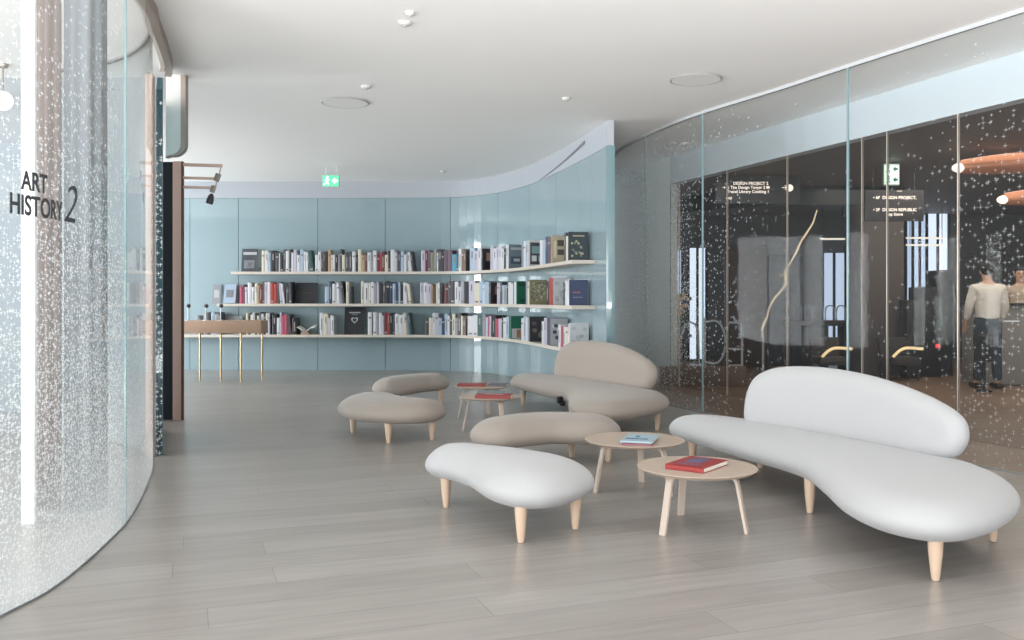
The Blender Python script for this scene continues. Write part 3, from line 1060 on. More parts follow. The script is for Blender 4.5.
# ------------------------------------------------------------------ bookshelves on the back wall
M_SHELF = mat('shelf_birch', srgb(206, 196, 184), 0.5)
SD = 0.29
sEnd = cvW.bear(col_k(595), 10, cvW.L)
shelfdef = [('top', 1.722, 236), ('middle', 1.17, 222), ('bottom', 0.635, 178)]
shelf_len = {}
for nm, z, px in shelfdef:
    k = col_k(px)
    s0 = cvW.bear(col_k(px), 0.5, 12)
    shelf_len[nm] = (s0, sEnd)
    o = sheet('curved_shelf', cvW, s0, sEnd, z-0.045, z, -SD, 0.0, [M_SHELF]*3)
    tag(o, nm+' pale wooden shelf curving along the teal glass back wall', 'shelf', 'curved wall shelves')

PAL = {
 'w': ('white', (205, 205, 208)), 'c': ('cream', (205, 198, 180)), 'k': ('black', (34, 34, 38)), 'd': ('dark grey', (66, 68, 74)),
 'g': ('grey', (140, 142, 146)), 'l': ('lilac grey', (182, 178, 194)), 'b': ('pale blue', (160, 178, 196)), 'n': ('navy', (44, 56, 84)),
 'r': ('brick red', (158, 58, 46)), 'm': ('maroon', (104, 40, 48)), 't': ('tan', (170, 142, 112)), 'o': ('brown', (92, 70, 58)),
 'e': ('dark teal', (56, 88, 90)), 'G': ('green', (40, 122, 92)), 'C': ('cyan', (40, 140, 170)), 'p': ('crimson pink', (170, 70, 92)),
 'u': ('plum', (96, 78, 92)), 'v': ('olive', (128, 126, 104)),
}
BM = {k: mat('cover_'+v[0].replace(' ', '_'), srgb(*v[1]), 0.45) for k, v in PAL.items()}
M_LABD = mat('spine_print_dark', srgb(120, 116, 116), 0.6)
M_LABL = mat('spine_print_light', srgb(160, 156, 150), 0.6)
ORD = ['first', 'second', 'third', 'fourth', 'fifth', 'sixth', 'seventh', 'eighth', 'ninth', 'tenth', 'eleventh', 'twelfth', 'thirteenth', 'fourteenth', 'fifteenth', 'sixteenth', 'seventeenth', 'eighteenth', 'nineteenth', 'twentieth', 'twenty first', 'twenty second', 'twenty third', 'twenty fourth', 'twenty fifth', 'twenty sixth', 'twenty seventh', 'twenty eighth', 'twenty ninth', 'thirtieth', 'thirty first', 'thirty second', 'thirty third', 'thirty fourth', 'thirty fifth']

def standing_book(th, dep, h, col, style):
    """spine towards -y (the room), pages inside boards; th along x"""
    bm = bmesh.new()
    bt = 0.0035
    box(bm, (-th/2+bt/2, 0, h/2), (bt, dep, h))
    box(bm, (th/2-bt/2, 0, h/2), (bt, dep, h))
    box(bm, (0, 0.002, h/2), (th-2*bt, dep-0.012, h-0.012), mi=1)
    n = 5
    pr = []
    for k in range(n+1):
        a = PI*k/n
        pr.append((-math.cos(a)*th/2, -dep/2-math.sin(a)*min(0.006, th*0.2)))
    lo = [bm.verts.new((x, y, 0)) for x, y in pr]
    hi = [bm.verts.new((x, y, h)) for x, y in pr]
    for k in range(n):
        bm.faces.new((lo[k], lo[k+1], hi[k+1], hi[k]))
    bm.faces.new(lo)
    bm.faces.new(hi)
    if style and th > 0.02:
        z0, z1 = {1: (0.55, 0.85), 2: (0.2, 0.75), 3: (0.72, 0.8), 4: (0.06, 0.14)}[style]
        box(bm, (0, -dep/2-0.0066, h*(z0+z1)/2), (th*(0.24 if style < 3 else 0.6), 0.001, h*(z1-z0)), mi=2)
    return bm

COUNT = {}
def put_book(shelf, z, s, th, h, col, dep, lean, label, pull=0.0, cover=None, style=0, twist=0):
    key = (round(th, 3), round(h, 3), col, round(dep, 2), style)
    if key in COUNT:
        src = COUNT[key]
        o = src.copy()
        C.objects.link(o)
    else:
        dark = col in 'kdnmoeru'
        o = link('book', standing_book(th, dep, h, col, style), [BM[col], M_PAGE, M_LABL if dark else M_LABD], smooth=False)
        COUNT[key] = o
    p = cvW.off(s, -(SD-0.02-dep/2-pull))
    tg = cvW.tan(s)
    o.rotation_euler = (0, lean, math.atan2(tg.y, tg.x)+twist)
    o.location = (p.x, p.y, z+abs(math.sin(lean))*th/2)
    tag(o, label, 'book', 'books on the '+shelf+' shelf')
    if cover:
        c = cover(dep, h)
        c.parent = o
        c.location = (th/2, 0, 0)
    return o

def front_s(px):
    """arc length where the shelf's front edge lies in the direction of a pixel column"""
    best, bt = 1e9, 0
    for i in range(1601):
        t = cvW.L*i/1600
        p = cvW.off(t, -(SD-0.02))
        d = abs(p.x/p.y-col_k(px))
        if p.y > 0 and d < best:
            best, bt = d, t
    return bt

rnd = random.Random(11)
# each run: start column, end column, colours from left to right with relative thickness digits
RUNS = {
 'top': [
  (262, 314, 'c3w3b2k4d3w1k3d2w3d2w2l3w3b3w2w2d1e4'),
  (315, 345, 'w3w3d2o2k3t3c2w2k3g2d2c3'),
  (345, 414, 'd3d3w3k2c3t3o2w3g2w3m3r1m3c3k2w4l2d3b3w2g2w3d2'),
  (421, 466, 'l3m2u2v3g2w1d3k2u4u4C5k2w3o3o2'),
  (470, 481, 'b4l3w3'),
 ],
 'middle': [
  (240, 285, 'p3m2l3w4w3c3t2m3o2l3w3r4r3d3l3w2'),
  (286, 292, 'd3d3'),
  (325, 345, 'b4n3w3l1w3g3d2'),
  (346, 352, 'c3d3'),
  (361, 412, 'c3w5c2w3g3l2k4d3k4n3b3n3b2k3w4g2c3'),
  (420, 440, 'l3w4l3t2o3c2w2'),
  (445, 464, 'm3d2k4w3l3g3'),
  (469, 490, 'l4c4b3w1b4d1'),
 ],
 'bottom': [
  (196, 224, 'g3d3g3k3b3g4d3'),
  (246, 270, 'c2k2c2w2k2c2d2w2k2c2l2'),
  (272, 297, 'k5w3l2p3p3d3m2k5'),
  (320, 334, 'w3c4l2w3'),
  (368, 412, 'w4k1w3g2w3l2m3r2k3d2w4w4c3g3e2'),
  (425, 466, 'd3c3w2l3b3n3b3w2d3c3g3k4c2o4'),
  (468, 485, 'w4w3e4g2'),
 ]}
Z = {'top': 1.722, 'middle': 1.17, 'bottom': 0.635}
nb = 0
def ordn(i):
    return ORD[i] if i < len(ORD) else 'last'
def colname(c):
    return PAL[c][0]

HX = {'top': (0.335, 0.375), 'middle': (0.34, 0.385), 'bottom': (0.33, 0.38)}
for shelf, runs in RUNS.items():
    for ri, (a, b, spec) in enumerate(runs):
        toks = [(spec[i], int(spec[i+1])) for i in range(0, len(spec), 2)]
        s0, s1 = front_s(a), front_s(b)
        tot = sum(t for _, t in toks)
        s = s0
        for i, (c, t) in enumerate(toks):
            th = (s1-s0)*t/tot
            hh = rnd.choice([0.29, 0.33, 0.345, 0.36, 0.375, 0.385]) if t > 1 else 0.32
            dp = rnd.choice([0.21, 0.23, 0.25])
            lean = 0
            if i >= len(toks)-2 and ri % 2 == 0 and th < 0.08:
                lean = -R(7)
            st = rnd.choice([0, 1, 2, 3, 1, 4])
            put_book(shelf, Z[shelf], s+th/2, round(th*0.96, 3), hh, c, dp, lean,
                     '%s spined book, %s from left in the %s row on the %s shelf' % (colname(c), ordn(i), ordn(ri), shelf), style=st)
            s += th
            nb += 1

# rows on the curved right part; the near end of each row shows a front cover
def cover_fn(kind):
    def f(dep, h):
        bm = bmesh.new()
        rr = random.Random(kind)
        mats = []
        def pan(y0, y1, z0, z1, mi, d=0.0012):
            box(bm, (d/2, (y0+y1)/2*dep, (z0+z1)/2*h), (d, (y1-y0)*dep, (z1-z0)*h), mi=mi)
        A = {'slate': [(110, 122, 132), (70, 82, 96), (170, 176, 180)],
             'frame': [(206, 204, 200), (62, 60, 72), (120, 150, 150)],
             'beige': [(176, 164, 140), (84, 76, 66), (206, 196, 172)],
             'pattern': [(36, 50, 56), (168, 160, 130), (110, 120, 110)],
             'green': [(30, 98, 74), (20, 60, 50), (150, 160, 150)],
             'mosaic': [(140, 132, 104), (96, 96, 92), (180, 174, 150)],
             'navy': [(48, 60, 92), (150, 96, 100), (120, 130, 150)],
             'portrait': [(60, 46, 44), (168, 130, 112), (30, 26, 28)],
             'vee': [(34, 104, 84), (200, 200, 205), (170, 120, 90)],
             'darkart': [(52, 50, 54), (120, 110, 106), (86, 84, 88)],
             'blackwhite': [(176, 178, 184), (70, 72, 80), (214, 214, 216)],
             'plain': [(196, 198, 202), (176, 178, 184), (160, 160, 166)]}[kind]
        for i, c in enumerate(A):
            mats.append(mat('cover_art_%s_%s' % (kind, 'abc'[i]), srgb(*c), 0.4))
        pan(-.49, .49, .01, .99, 0, 0.001)
        if kind == 'slate':
            pan(-.4, .4, .78, .88, 2, .002); pan(-.42, .42, .2, .5, 1, .002); pan(-.2, .25, .3, .42, 2, .003)
        elif kind == 'frame':
            pan(-.4, .42, .08, .92, 1, .002); pan(-.3, .3, .5, .78, 2, .003); pan(-.3, .0, .2, .42, 0, .003); pan(.1, .32, .2, .42, 2, .003)
        elif kind == 'beige':
            pan(-.2, .4, .62, .84, 1, .002); pan(-.2, .4, .3, .5, 1, .002); pan(-.4, -.26, .2, .8, 2, .002)
        elif kind == 'pattern':
            for _ in range(16):
                y, z = rr.uniform(-.36, .36), rr.uniform(.15, .7)
                pan(y-.05, y+.05, z-.035, z+.035, rr.choice([1, 1, 2]), .002+rr.random()*.001)
            pan(-.3, .3, .84, .88, 1, .002)
        elif kind == 'green':
            pan(-.42, .42, .78, .95, 1, .002); pan(-.3, .3, .12, .2, 1, .002)
        elif kind == 'mosaic':
            for _ in range(40):
                y, z = rr.uniform(-.42, .42), rr.uniform(.12, .9)
                pan(y-.06, y+.06, z-.03, z+.03, rr.choice([1, 2]), .002+rr.random()*.001)
        elif kind == 'navy':
            pan(-.3, .1, .48, .53, 1, .002); pan(-.3, .2, .3, .33, 2, .002)
        elif kind == 'portrait':
            pan(-.18, .2, .45, .82, 1, .002); pan(-.3, .35, .1, .4, 2, .002)
        elif kind == 'vee':
            pan(-.45, .45, .0+.02, .45, 1, .002); pan(-.1, .2, .05, .4, 2, .003)
        elif kind in ('darkart', 'blackwhite', 'plain'):
            for _ in range(9):
                y, z = rr.uniform(-.3, .3), rr.uniform(.2, .8)
                pan(y-.1, y+.1, z-.06, z+.06, rr.choice([1, 2]), .002+rr.random()*.001)
        return link('front_cover', bm, mats, smooth=False)
    return f

# (column of the near spine, metres of row behind it, colours far to near, near height, cover, near colour)
CROWS = {
 'top': [(482.5, 0.20, 'w4w3', .36, 'portrait', 'k'), (509.5, 0.75, 'l4w4l3w4w3k3w4', .375, 'slate', 'd'), (528.5, 0.35, 'g3w3b3', .38, 'frame', 'w'), (552, 0.60, 'w4b4n3u5', .365, 'beige', 't'), (569, 0.20, 'd4c4', .355, 'pattern', 'k')],
 'middle': [(491, 0.10, 'w3', .35, 'portrait', 'k'), (517, 0.85, 'l4d3b3g4k2w4w4k1w4', .35, 'green', 'G'), (530, 0.2, 'g3c3', .36, 'mosaic', 'v'), (553, 0.3, 'k3r4', .36, 'plain', 'r'), (569, 0.22, 'k4w4w4', .32, 'navy', 'w')],
 'bottom': [(492, 0.22, 'l4p3l3', .345, 'darkart', 'd'), (511, 0.8, 'k4p4l4k2w4b4d2', .35, 'vee', 'G'), (530, 0.45, 'w4b4w3g3', .36, 'darkart', 'k'), (550, 0.40, 'w3l4d3', .36, 'blackwhite', 'd'), (569.5, 0.50, 'w4p5w3c5', .32, 'plain', 'w')],
}
for shelf, rows in CROWS.items():
    prev_end = front_s(RUNS[shelf][-1][1])+0.01
    for ri, (px, depth, spec, hN, kind, cN) in enumerate(rows):
        toks = [(spec[i], int(spec[i+1])) for i in range(0, len(spec), 2)][::-1]
        s = front_s(px)
        thN = 0.035
        put_book(shelf, Z[shelf], s-thN/2, thN, hN, cN, 0.245 if px > 520 else 0.23, 0,
                 '%s book showing its front cover, %s such from left on the %s shelf' % (colname(cN), ordn(ri), shelf), cover=cover_fn(kind), style=1)
        near = s
        s -= thN+0.002
        depth = min(depth, s-prev_end-0.01)
        prev_end = near
        if depth < 0.03:
            continue
        tot = sum(t for _, t in toks)
        for i, (c, t) in enumerate(toks):
            th = depth*t/tot
            hh = hN-rnd.choice([0.0, 0.01, 0.03, 0.05])
            put_book(shelf, Z[shelf], s-th/2, round(th*0.96, 3), round(hh, 3), c, rnd.choice([0.21, 0.23]), 0,
                     '%s spined book, %s behind cover number %s on the curved %s shelf' % (colname(c), ordn(i), ordn(ri), shelf), style=rnd.choice([0, 1, 2, 3]))
            s -= th
            nb += 1

# face-out books leaning on the wall
def face_book(shelf, px0, px1, h, m, label, prints=(), dep=0.03, tilt=8):
    s = (cvW.bear(col_k(px0), 1, 12)+cvW.bear(col_k(px1), 1, 12))/2
    p = cvW.off(s, -0.13)
    wd = abs(px1-px0)/FPX*p.y
    tg = cvW.tan(s)
    t = thing('book', label, 'book', (p.x, p.y, Z[shelf]+0.001), math.atan2(tg.y, tg.x), 'books on the '+shelf+' shelf')
    bm = bmesh.new()
    M = Matrix.Rotation(-R(tilt), 4, 'X')
    box(bm, (0, 0, h/2), (wd-0.006, dep-0.006, h-0.008), mi=1)
    box(bm, (0, -dep/2, h/2), (wd, 0.004, h))
    box(bm, (0, dep/2, h/2), (wd, 0.004, h))
    box(bm, (-wd/2, 0, h/2), (0.004, dep, h))
    bmesh.ops.transform(bm, matrix=M, verts=bm.verts)
    mz = min(v.co.z for v in bm.verts)
    bmesh.ops.translate(bm, vec=(0, 0, -mz), verts=bm.verts)
    link('book_block', bm, [m, M_PAGE], t, smooth=False)
    for (x0, x1, z0, z1, pm) in prints:
        bm = bmesh.new()
        if pm[0] == 'heart':
            pts = []
            for k in range(28):
                a = 2*PI*k/28
                pts.append((16*math.sin(a)**3/16, (13*math.cos(a)-5*math.cos(2*a)-2*math.cos(3*a)-math.cos(4*a))/16))
            cx, cz, sx, sz = (x0+x1)/2*wd, (z0+z1)/2*h, (x1-x0)/2*wd, (z1-z0)/2*h
            a_ = [bm.verts.new((cx+u*sx, -dep/2-0.0045, cz+v*sz)) for u, v in pts]
            b_ = [bm.verts.new((cx+u*sx*0.55, -dep/2-0.0045, cz+v*sz*0.55)) for u, v in pts]
            for k in range(28):
                bm.faces.new((a_[k], a_[(k+1) % 28], b_[(k+1) % 28], b_[k]))
        else:
            box(bm, ((x0+x1)/2*wd, -dep/2-0.003, (z0+z1)/2*h), ((x1-x0)*wd, 0.002, (z1-z0)*h))
        bmesh.ops.transform(bm, matrix=M, verts=bm.verts)
        bmesh.ops.translate(bm, vec=(0, 0, -mz), verts=bm.verts)
        link('cover_print', bm, pm[1], t, smooth=False)
    return t
pl_ = mat('print_pale_grey', srgb(176, 178, 182), 0.5)
pd_ = mat('print_mid_grey', srgb(120, 124, 130), 0.5)
face_book('top', 244, 260, 0.40, BM['d'], 'dark grey book standing face out at the left end of top shelf', [(-.42, .42, .74, .86, ('b', pl_)), (-.36, .3, .14, .5, ('b', pd_)), (-.15, .2, .22, .40, ('b', pl_))])
face_book('middle', 215, 223, 0.33, BM['g'], 'small grey book face out at the left end of middle shelf', [(-.3, .3, .3, .7, ('b', pl_))])
face_book('middle', 226, 238, 0.34, BM['b'], 'pale blue grey book face out near left end of middle shelf', [(-.3, .3, .3, .7, ('b', pd_))], tilt=12)
face_book('middle', 297, 319, 0.36, BM['k'], 'wide black book face out on the middle shelf', [(-.2, .25, .5, .53, ('b', mat('print_dark', srgb(60, 60, 62), 0.5)))])
face_book('bottom', 346, 366, 0.47, BM['k'], 'tall black book with a pale heart crest, face out on bottom shelf', [(-.28, .28, .78, .82, ('b', pl_)), (-.15, .15, .72, .75, ('b', pd_)), (-.18, .18, .38, .66, ('heart', pl_))])
face_book('bottom', 226, 244, 0.32, BM['g'], 'grey book face out near left end of bottom shelf', [(-.3, .3, .3, .7, ('b', pd_))])

# open book on the bottom shelf
s = cvW.bear(col_k(308), 1, 12)
p = cvW.off(s, -0.17)
t = thing('open_book', 'open book spread like a V on a small tan stand, bottom shelf', 'book', (p.x, p.y, Z['bottom']))
bm = bmesh.new()
for sg in (-1, 1):
    prev = None
    for k in range(7):
        u = k/6
        x = sg*(0.01+u*0.16)
        z = 0.05+0.085*u**1.4+0.03*math.sin(u*PI)
        cur = [bm.verts.new((x, -0.10, z)), bm.verts.new((x, 0.10, z+0.03)), bm.verts.new((x, 0.10, z+0.018)), bm.verts.new((x, -0.10, z-0.012))]
        if prev:
            for q in range(4):
                bm.faces.new((prev[q], prev[(q+1) % 4], cur[(q+1) % 4], cur[q]))
        else:
            bm.faces.new(cur)
        prev = cur
    bm.faces.new(prev)
link('pages', bm, M_PAGE, t)
bm = bmesh.new()
box(bm, (0, 0, 0.02), (0.14, 0.16, 0.04), bev=0.006)
box(bm, (0, 0.0, 0.042), (0.05, 0.14, 0.02), bev=0.004)
link('stand', bm, mat('stand_tan', srgb(170, 140, 120), 0.6), t)

# ------------------------------------------------------------------ tan table with brass legs at left rear
t = thing('long_table', 'tan slab table on thin brass legs in front of the bookshelves', 'table', (-4.39, 13.7, 0))
bm = bmesh.new()
box(bm, (-0.35, 0, 0.83), (1.95, 0.40, 0.19), bev=0.008)
link('slab_top', bm, mat('tan_slab', srgb(176, 146, 124), 0.55, var=0.08, vscale=20), t)
M_BRASS = mat('pale_brass', srgb(196, 172, 130), 0.3, metal=0.8)
for x, y in ((-0.36, 0.0), (-0.08, 0.12), (0.30, -0.12), (0.56, 0.10)):
    bm = bmesh.new()
    lathe(bm, [(0.014, 0), (0.014, 0.74)], (x, y, 0), 12)
    link('leg', bm, M_BRASS, t)
for i, (x, lab) in enumerate(((-0.515, 'leftmost of three small display stands on the tan table'), (-0.245, 'middle of three small display stands on the tan table'), (-0.02, 'rightmost of three small display stands on the tan table'))):
    q = thing('display_stand', lab, 'display stand', (-4.39+x, 13.62, 0.925), 0, 'display stands on the tan table')
    bm = bmesh.new()
    lathe(bm, [(0.045, 0), (0.045, 0.008), (0.008, 0.014), (0.008, 0.20)], n=14)
    link('stem', bm, mat('clear_acrylic_white', srgb(214, 222, 226), 0.2), q)
    bm = bmesh.new()
    lathe(bm, [(0.012, -0.03), (0.03, -0.015), (0.03, 0.015), (0.012, 0.03)], n=12, M=Matrix.Translation((0.01, 0, 0.22)) @ Matrix.Rotation(R(60), 4, 'Y'))
    link('dark_head', bm, mat('dark_plum', srgb(74, 62, 66), 0.4), q)

# ------------------------------------------------------------------ ceiling fittings
M_FIT = mat('white_fitting', srgb(238, 237, 235), 0.5)
M_DET = mat('detector_white', srgb(196, 195, 193), 0.6)
M_FITD = mat('fitting_shade_grey', srgb(160, 158, 156), 0.6)
for (x, y, rad, lab) in ((-1.75, 9.44, 0.245, 'round white ceiling disc left of centre, near the exit sign'), (1.725, 8.44, 0.238, 'round white ceiling disc at right, above the near sofa')):
    t = thing('ceiling_disc', lab, 'ceiling speaker', (x, y, CEIL), 0, 'round ceiling discs')
    bm = bmesh.new()
    lathe(bm, [(rad-0.012, -0.012), (rad-0.012, 0)], n=48)
    link('grille', bm, M_FIT, t)
    bm = bmesh.new()
    n = 48
    rg = [[bm.verts.new((r_*math.cos(2*PI*i/n), r_*math.sin(2*PI*i/n), z_)) for i in range(n)] for r_, z_ in ((rad-0.012, 0), (rad-0.008, -0.012), (rad, -0.012), (rad+0.008, -0.001))]
    for a, b in zip(rg, rg[1:]):
        for i in range(n):
            bm.faces.new((a[i], a[(i+1) % n], b[(i+1) % n], b[i]))
    link('rim', bm, M_FITD, t)  # grey rim paints in the ring of shadow round the disc
def ceil_pos(px, py):
    z = (CEIL-EYE)*FPX/(HOR-py)
    return ((px-512)*z/FPX, z)
for px, py, rad, lab in ((366, 86, 0.05, 'small white ceiling detector beside the left ceiling disc'), (405, 22, 0.05, 'small white ceiling detector near the top edge, front of a pair'), (410, 12, 0.035, 'small white sprinkler near the top edge beside a detector'), (684, 143, 0.055, 'white detector on the ceiling seen through the right glass'), (443, 171, 0.05, 'tiny ceiling detector above the middle of the bookshelves'), (566, 98, 0.045, 'flush ceiling detector in the middle of the ceiling'), (234, 183, 0.05, 'tiny ceiling detector above the left end of the back wall')):
    x, y = ceil_pos(px, py)
    t = thing('ceiling_detector', lab, 'detector', (x, y, CEIL))
    bm = bmesh.new()
    lathe(bm, [(rad*0.5, -0.028), (rad*0.8, -0.022), (rad, -0.008), (rad, 0)], n=20)
    link('base', bm, M_DET, t)
    bm = bmesh.new()
    lathe(bm, [(rad*0.25, -0.036), (rad*0.3, -0.026)], n=12)
    link('sensor', bm, M_FITD, t)

# exit sign
def exit_sign(loc, wd, hh, label, rz=0, rods=True, double=False, z_ceil=CEIL, estr=1.0):
    t = thing('exit_sign', label, 'exit sign', loc, rz)
    bm = bmesh.new()
    box(bm, (0, 0, 0), (wd, 0.04, hh), bev=0.005)
    link('housing', bm, mat('sign_housing', srgb(190, 205, 198), 0.5), t)
    bm = bmesh.new()
    box(bm, (0, -0.0215, 0), (wd*0.94, 0.003, hh*0.9))
    gm = mat('sign_green', srgb(90, 190, 150), 0.5, emit=srgb(110, 215, 170), estr=0.75)
    if double:
        gm = mat('sign_pale_green', srgb(200, 235, 215), 0.5, emit=srgb(205, 240, 220), estr=0.9)
    link('lit_face', bm, gm, t, smooth=False)
    wm = mat('sign_dark_green', srgb(40, 110, 80), 0.5) if double else mat('sign_white', (0.9, 1, 0.95), 0.5, emit=(0.9, 1, 0.95), estr=1.3*estr)
    for k, zz in enumerate(((0,) if not double else (hh*0.24, -hh*0.24))):
        H = hh if not double else hh*0.48
        bm = bmesh.new()
        y = -0.0245
        # running figure: head, body, limbs
        hx = -wd*0.22
        lathe(bm, [(H*0.085, -0.001), (H*0.085, 0.001)], n=12, M=Matrix.Translation((hx+H*.05, y, zz+H*0.30)) @ Matrix.Rotation(PI/2, 4, 'X'))
        def limb(x0, z0, x1, z1, r):
            dx, dz = x1-x0, z1-z0
            box(bm, (hx+(x0+x1)/2*H, y, zz+(z0+z1)/2*H), (math.hypot(dx, dz)*H, 0.002, r*H), ry=-math.atan2(dz, dx))
        limb(0.02, .2, -.04, -.05, .15)
        limb(.02, .16, .2, .05, .07)
        limb(0, .16, -.18, .05, .07)
        limb(-.03, -.05, .12, -.16, .09)
        limb(.12, -.16, .1, -.35, .08)
        limb(-.04, -.05, -.12, -.25, .09)
        limb(-.12, -.25, -.28, -.27, .08)
        link('running_figure', bm, wm, t, smooth=False)
        bm = bmesh.new()
        ax = wd*0.24
        vs = [bm.verts.new((ax+u*H, y, zz+v*H)) for u, v in ((-.26, 0), (0, .26), (0, .1), (.22, .1), (.22, -.1), (0, -.1), (0, -.26))]
        bm.faces.new(vs)
        link('arrow', bm, wm, t, smooth=False)
    if rods:
        bm = bmesh.new()
        top = z_ceil-loc[2]
        for x in (-wd*0.3, wd*0.3):
            tube(bm, [(x, 0, hh/2), (x, 0, top)], 0.006)
        link('hanging_rods', bm, M_FIT, t)
    return t
exit_sign((-2.815, 14.0, 3.085), 0.27, 0.19, 'small glowing green exit sign hanging in front of the back wall')

# ------------------------------------------------------------------ the lobby beyond the tinted glass
M_LW = mat('lobby_dark_wall', srgb(84, 80, 80), 0.6)
M_LC = mat('lobby_dark_ceiling', srgb(120, 112, 108), 0.6)
M_BLK = mat('lobby_black', srgb(32, 34, 38), 0.5)
M_DAY = mat('daylight_curtain', (0.6, 0.7, 0.85), 0.8, emit=(0.62, 0.76, 1.0), estr=0.85)
M_DAY2 = mat('daylight_pane', (0.6, 0.7, 0.85), 0.8, emit=(0.75, 0.84, 1.0), estr=1.25)
LCE = 3.0
struct(ngon([(22, -1), (22, 19), (1.95, 19), (1.95, 17.1), (2.02, 14.4), (2.42, 13.15)]+[(p.x+0.16, p.y+0.05) for p in cvB2.p[::-4]]+[(8.4, -1)], LCE, LCE+0.1, 'ceiling_lobby', M_LC))
struct(plainbox('wall_lobby_rear', (12, 18.9, 1.5), (20.2, 0.1, 3.1), M_LW))
struct(plainbox('wall_lobby_side', (20.5, 9, 1.5), (0.1, 20, 3.1), M_LW))
def lx(px, z):
    return (px-512)*z/FPX
def lz(py, z):
    return EYE+(HOR-py)*z/FPX
def lobby_window(n, px0, px1, py0, py1, y, m, bars=1):
    t = sempty('window_%d' % n)
    x0, x1, z0, z1 = lx(px0, y), lx(px1, y), lz(py1, y), lz(py0, y)
    z0 = max(z0, 0.02)
    plainbox('pane', ((x0+x1)/2, y, (z0+z1)/2), (x1-x0, 0.03, z1-z0), m, t)
    for k in range(bars+1):
        x = x0+(x1-x0)*k/bars
        plainbox('frame_post', (x, y-0.03, (z0+z1)/2), (0.045, 0.05, z1-z0), M_BLK, t)
    plainbox('frame_rail', ((x0+x1)/2, y-0.03, z0+0.02), (x1-x0, 0.05, 0.05), M_BLK, t)
lobby_window(3, 659, 666, 245, 356, 18.5, M_DAY, 1)
lobby_window(4, 676, 682, 250, 362, 17.8, M_DAY, 1)
lobby_window(5, 688, 706, 248, 362, 17.8, M_DAY2, 2)
lobby_window(6, 822, 845, 253, 358, 18.4, M_DAY, 2)
lobby_window(7, 845, 862, 245, 356, 18.4, M_DAY, 1)
lobby_window(8, 905, 926, 215, 306, 18.5, M_DAY, 3)
lobby_window(9, 926, 948, 205, 300, 18.5, M_DAY2, 2)

def tbox(name, px0, px1, py0, py1, y, dep, m, label, cat, to_floor=False, bev=0.01):
    x0, x1, z0, z1 = lx(px0, y), lx(px1, y), lz(py1, y), lz(py0, y)
    if to_floor:
        z0 = 0
    o = plainbox(name, ((x0+x1)/2, y+dep/2, (z0+z1)/2), (x1-x0, dep, z1-z0), m, bev=bev)
    return tag(o, label, cat)
M_COL = mat('dark_taupe_column', srgb(84, 76, 74), 0.5)
tbox('square_column', 863, 904, 120, 359, 14.5, 0.6, M_COL, 'dark taupe square column in the lobby below the directory sign', 'column', True).scale.z = 1
o = bpy.data.objects['square_column']
tbox('brown_partition', 728, 768, 245, 352, 16.5, 0.3, mat('maroon_brown', srgb(70, 48, 46), 0.6), 'brown partition in the lobby behind the mirrored letters', 'partition', True)
tbox('dark_partition', 770, 812, 255, 356, 16.8, 0.3, mat('dark_blue_grey', srgb(52, 56, 66), 0.6), 'dark blue grey partition behind the golden branch in the lobby', 'partition', True)
tbox('dark_cabinet', 907, 922, 300, 357, 14.15, 0.28, M_BLK, 'low black display cabinet right of the taupe lobby column', 'cabinet', True)
tbox('dark_cabinet', 922, 941, 287, 357, 14.4, 0.5, M_BLK, 'middle black display cabinet of the stepped row in the lobby', 'cabinet', True)
tbox('dark_cabinet', 941, 953, 270, 357, 14.6, 0.5, M_BLK, 'tallest black display cabinet, left of the standing person', 'cabinet', True)
cab = bpy.data.objects['dark_cabinet.001']
bm = bmesh.new()
box(bm, (lx(938, 14.38)-cab.location.x, 14.385-cab.location.y, lz(346, 14.38)-cab.location.z), (0.06, 0.03, 0.06), bev=0.004)
link('indicator_light', bm, mat('red_glow', (0.6, 0.02, 0.02), 0.4, emit=(1, 0.05, 0.05), estr=1.2), cab)['label'] = 'tiny red indicator light'

# counter on the right
t = thing('reception_counter', 'grey reception counter in the lobby beside the standing person', 'counter', (0, 0, 0))
y = 13.0
x0, x1 = lx(986, y), lx(1060, y)
plainbox('body', ((x0+x1)/2, y+0.35, 0.585), (x1-x0, 0.7, 1.15), mat('counter_grey', srgb(140, 138, 134), 0.5), t, bev=0.01)
plainbox('worktop', ((x0+x1)/2, y+0.33, 1.175), (x1-x0+0.05, 0.8, 0.03), mat('counter_dark', srgb(50, 50, 52), 0.4), t, bev=0.006)
bm = bmesh.new()
box(bm, (x0+0.35, y-0.003, 0.93), (0.26, 0.006, 0.02))
link('light_strip', bm, mat('strip_pale', srgb(200, 205, 210), 0.4, emit=(0.8, 0.85, 0.9), estr=0.4), t, smooth=False)

# hoop-backed rail of the cafe bench
t = thing('hoop_backed_bench', 'dark bench with pale round hoop backs in front of lobby windows', 'bench', (0, 0, 0))
y = 15.2
bm = bmesh.new()
box(bm, (lx(824, y), y, lz(323, y)), (lx(862, y)-lx(786, y), 0.35, 0.09), bev=0.01)
link('rail', bm, M_BLK, t)
for px in (788, 806, 824, 842, 858):
    bm = bmesh.new()
    box(bm, (lx(px, y), y, lz(323, y)/2), (0.05, 0.3, lz(323, y)), bev=0.005)
    link('leg', bm, M_BLK, t)
for i, px in enumerate((797, 808, 819, 830, 841, 852)):
    bm = bmesh.new()
    x = lx(px, y)
    z0 = lz(320, y)
    pts = [(x-0.075, y, z0)]
    for k in range(9):
        a = PI-PI*k/8
        pts.append((x+0.075*math.cos(a), y, z0+0.17+0.075*math.sin(a)))
    pts.append((x+0.075, y, z0))
    tube(bm, pts, 0.012, 6)
    link('hoop', bm, mat('hoop_pale', srgb(150, 156, 164), 0.4), t)

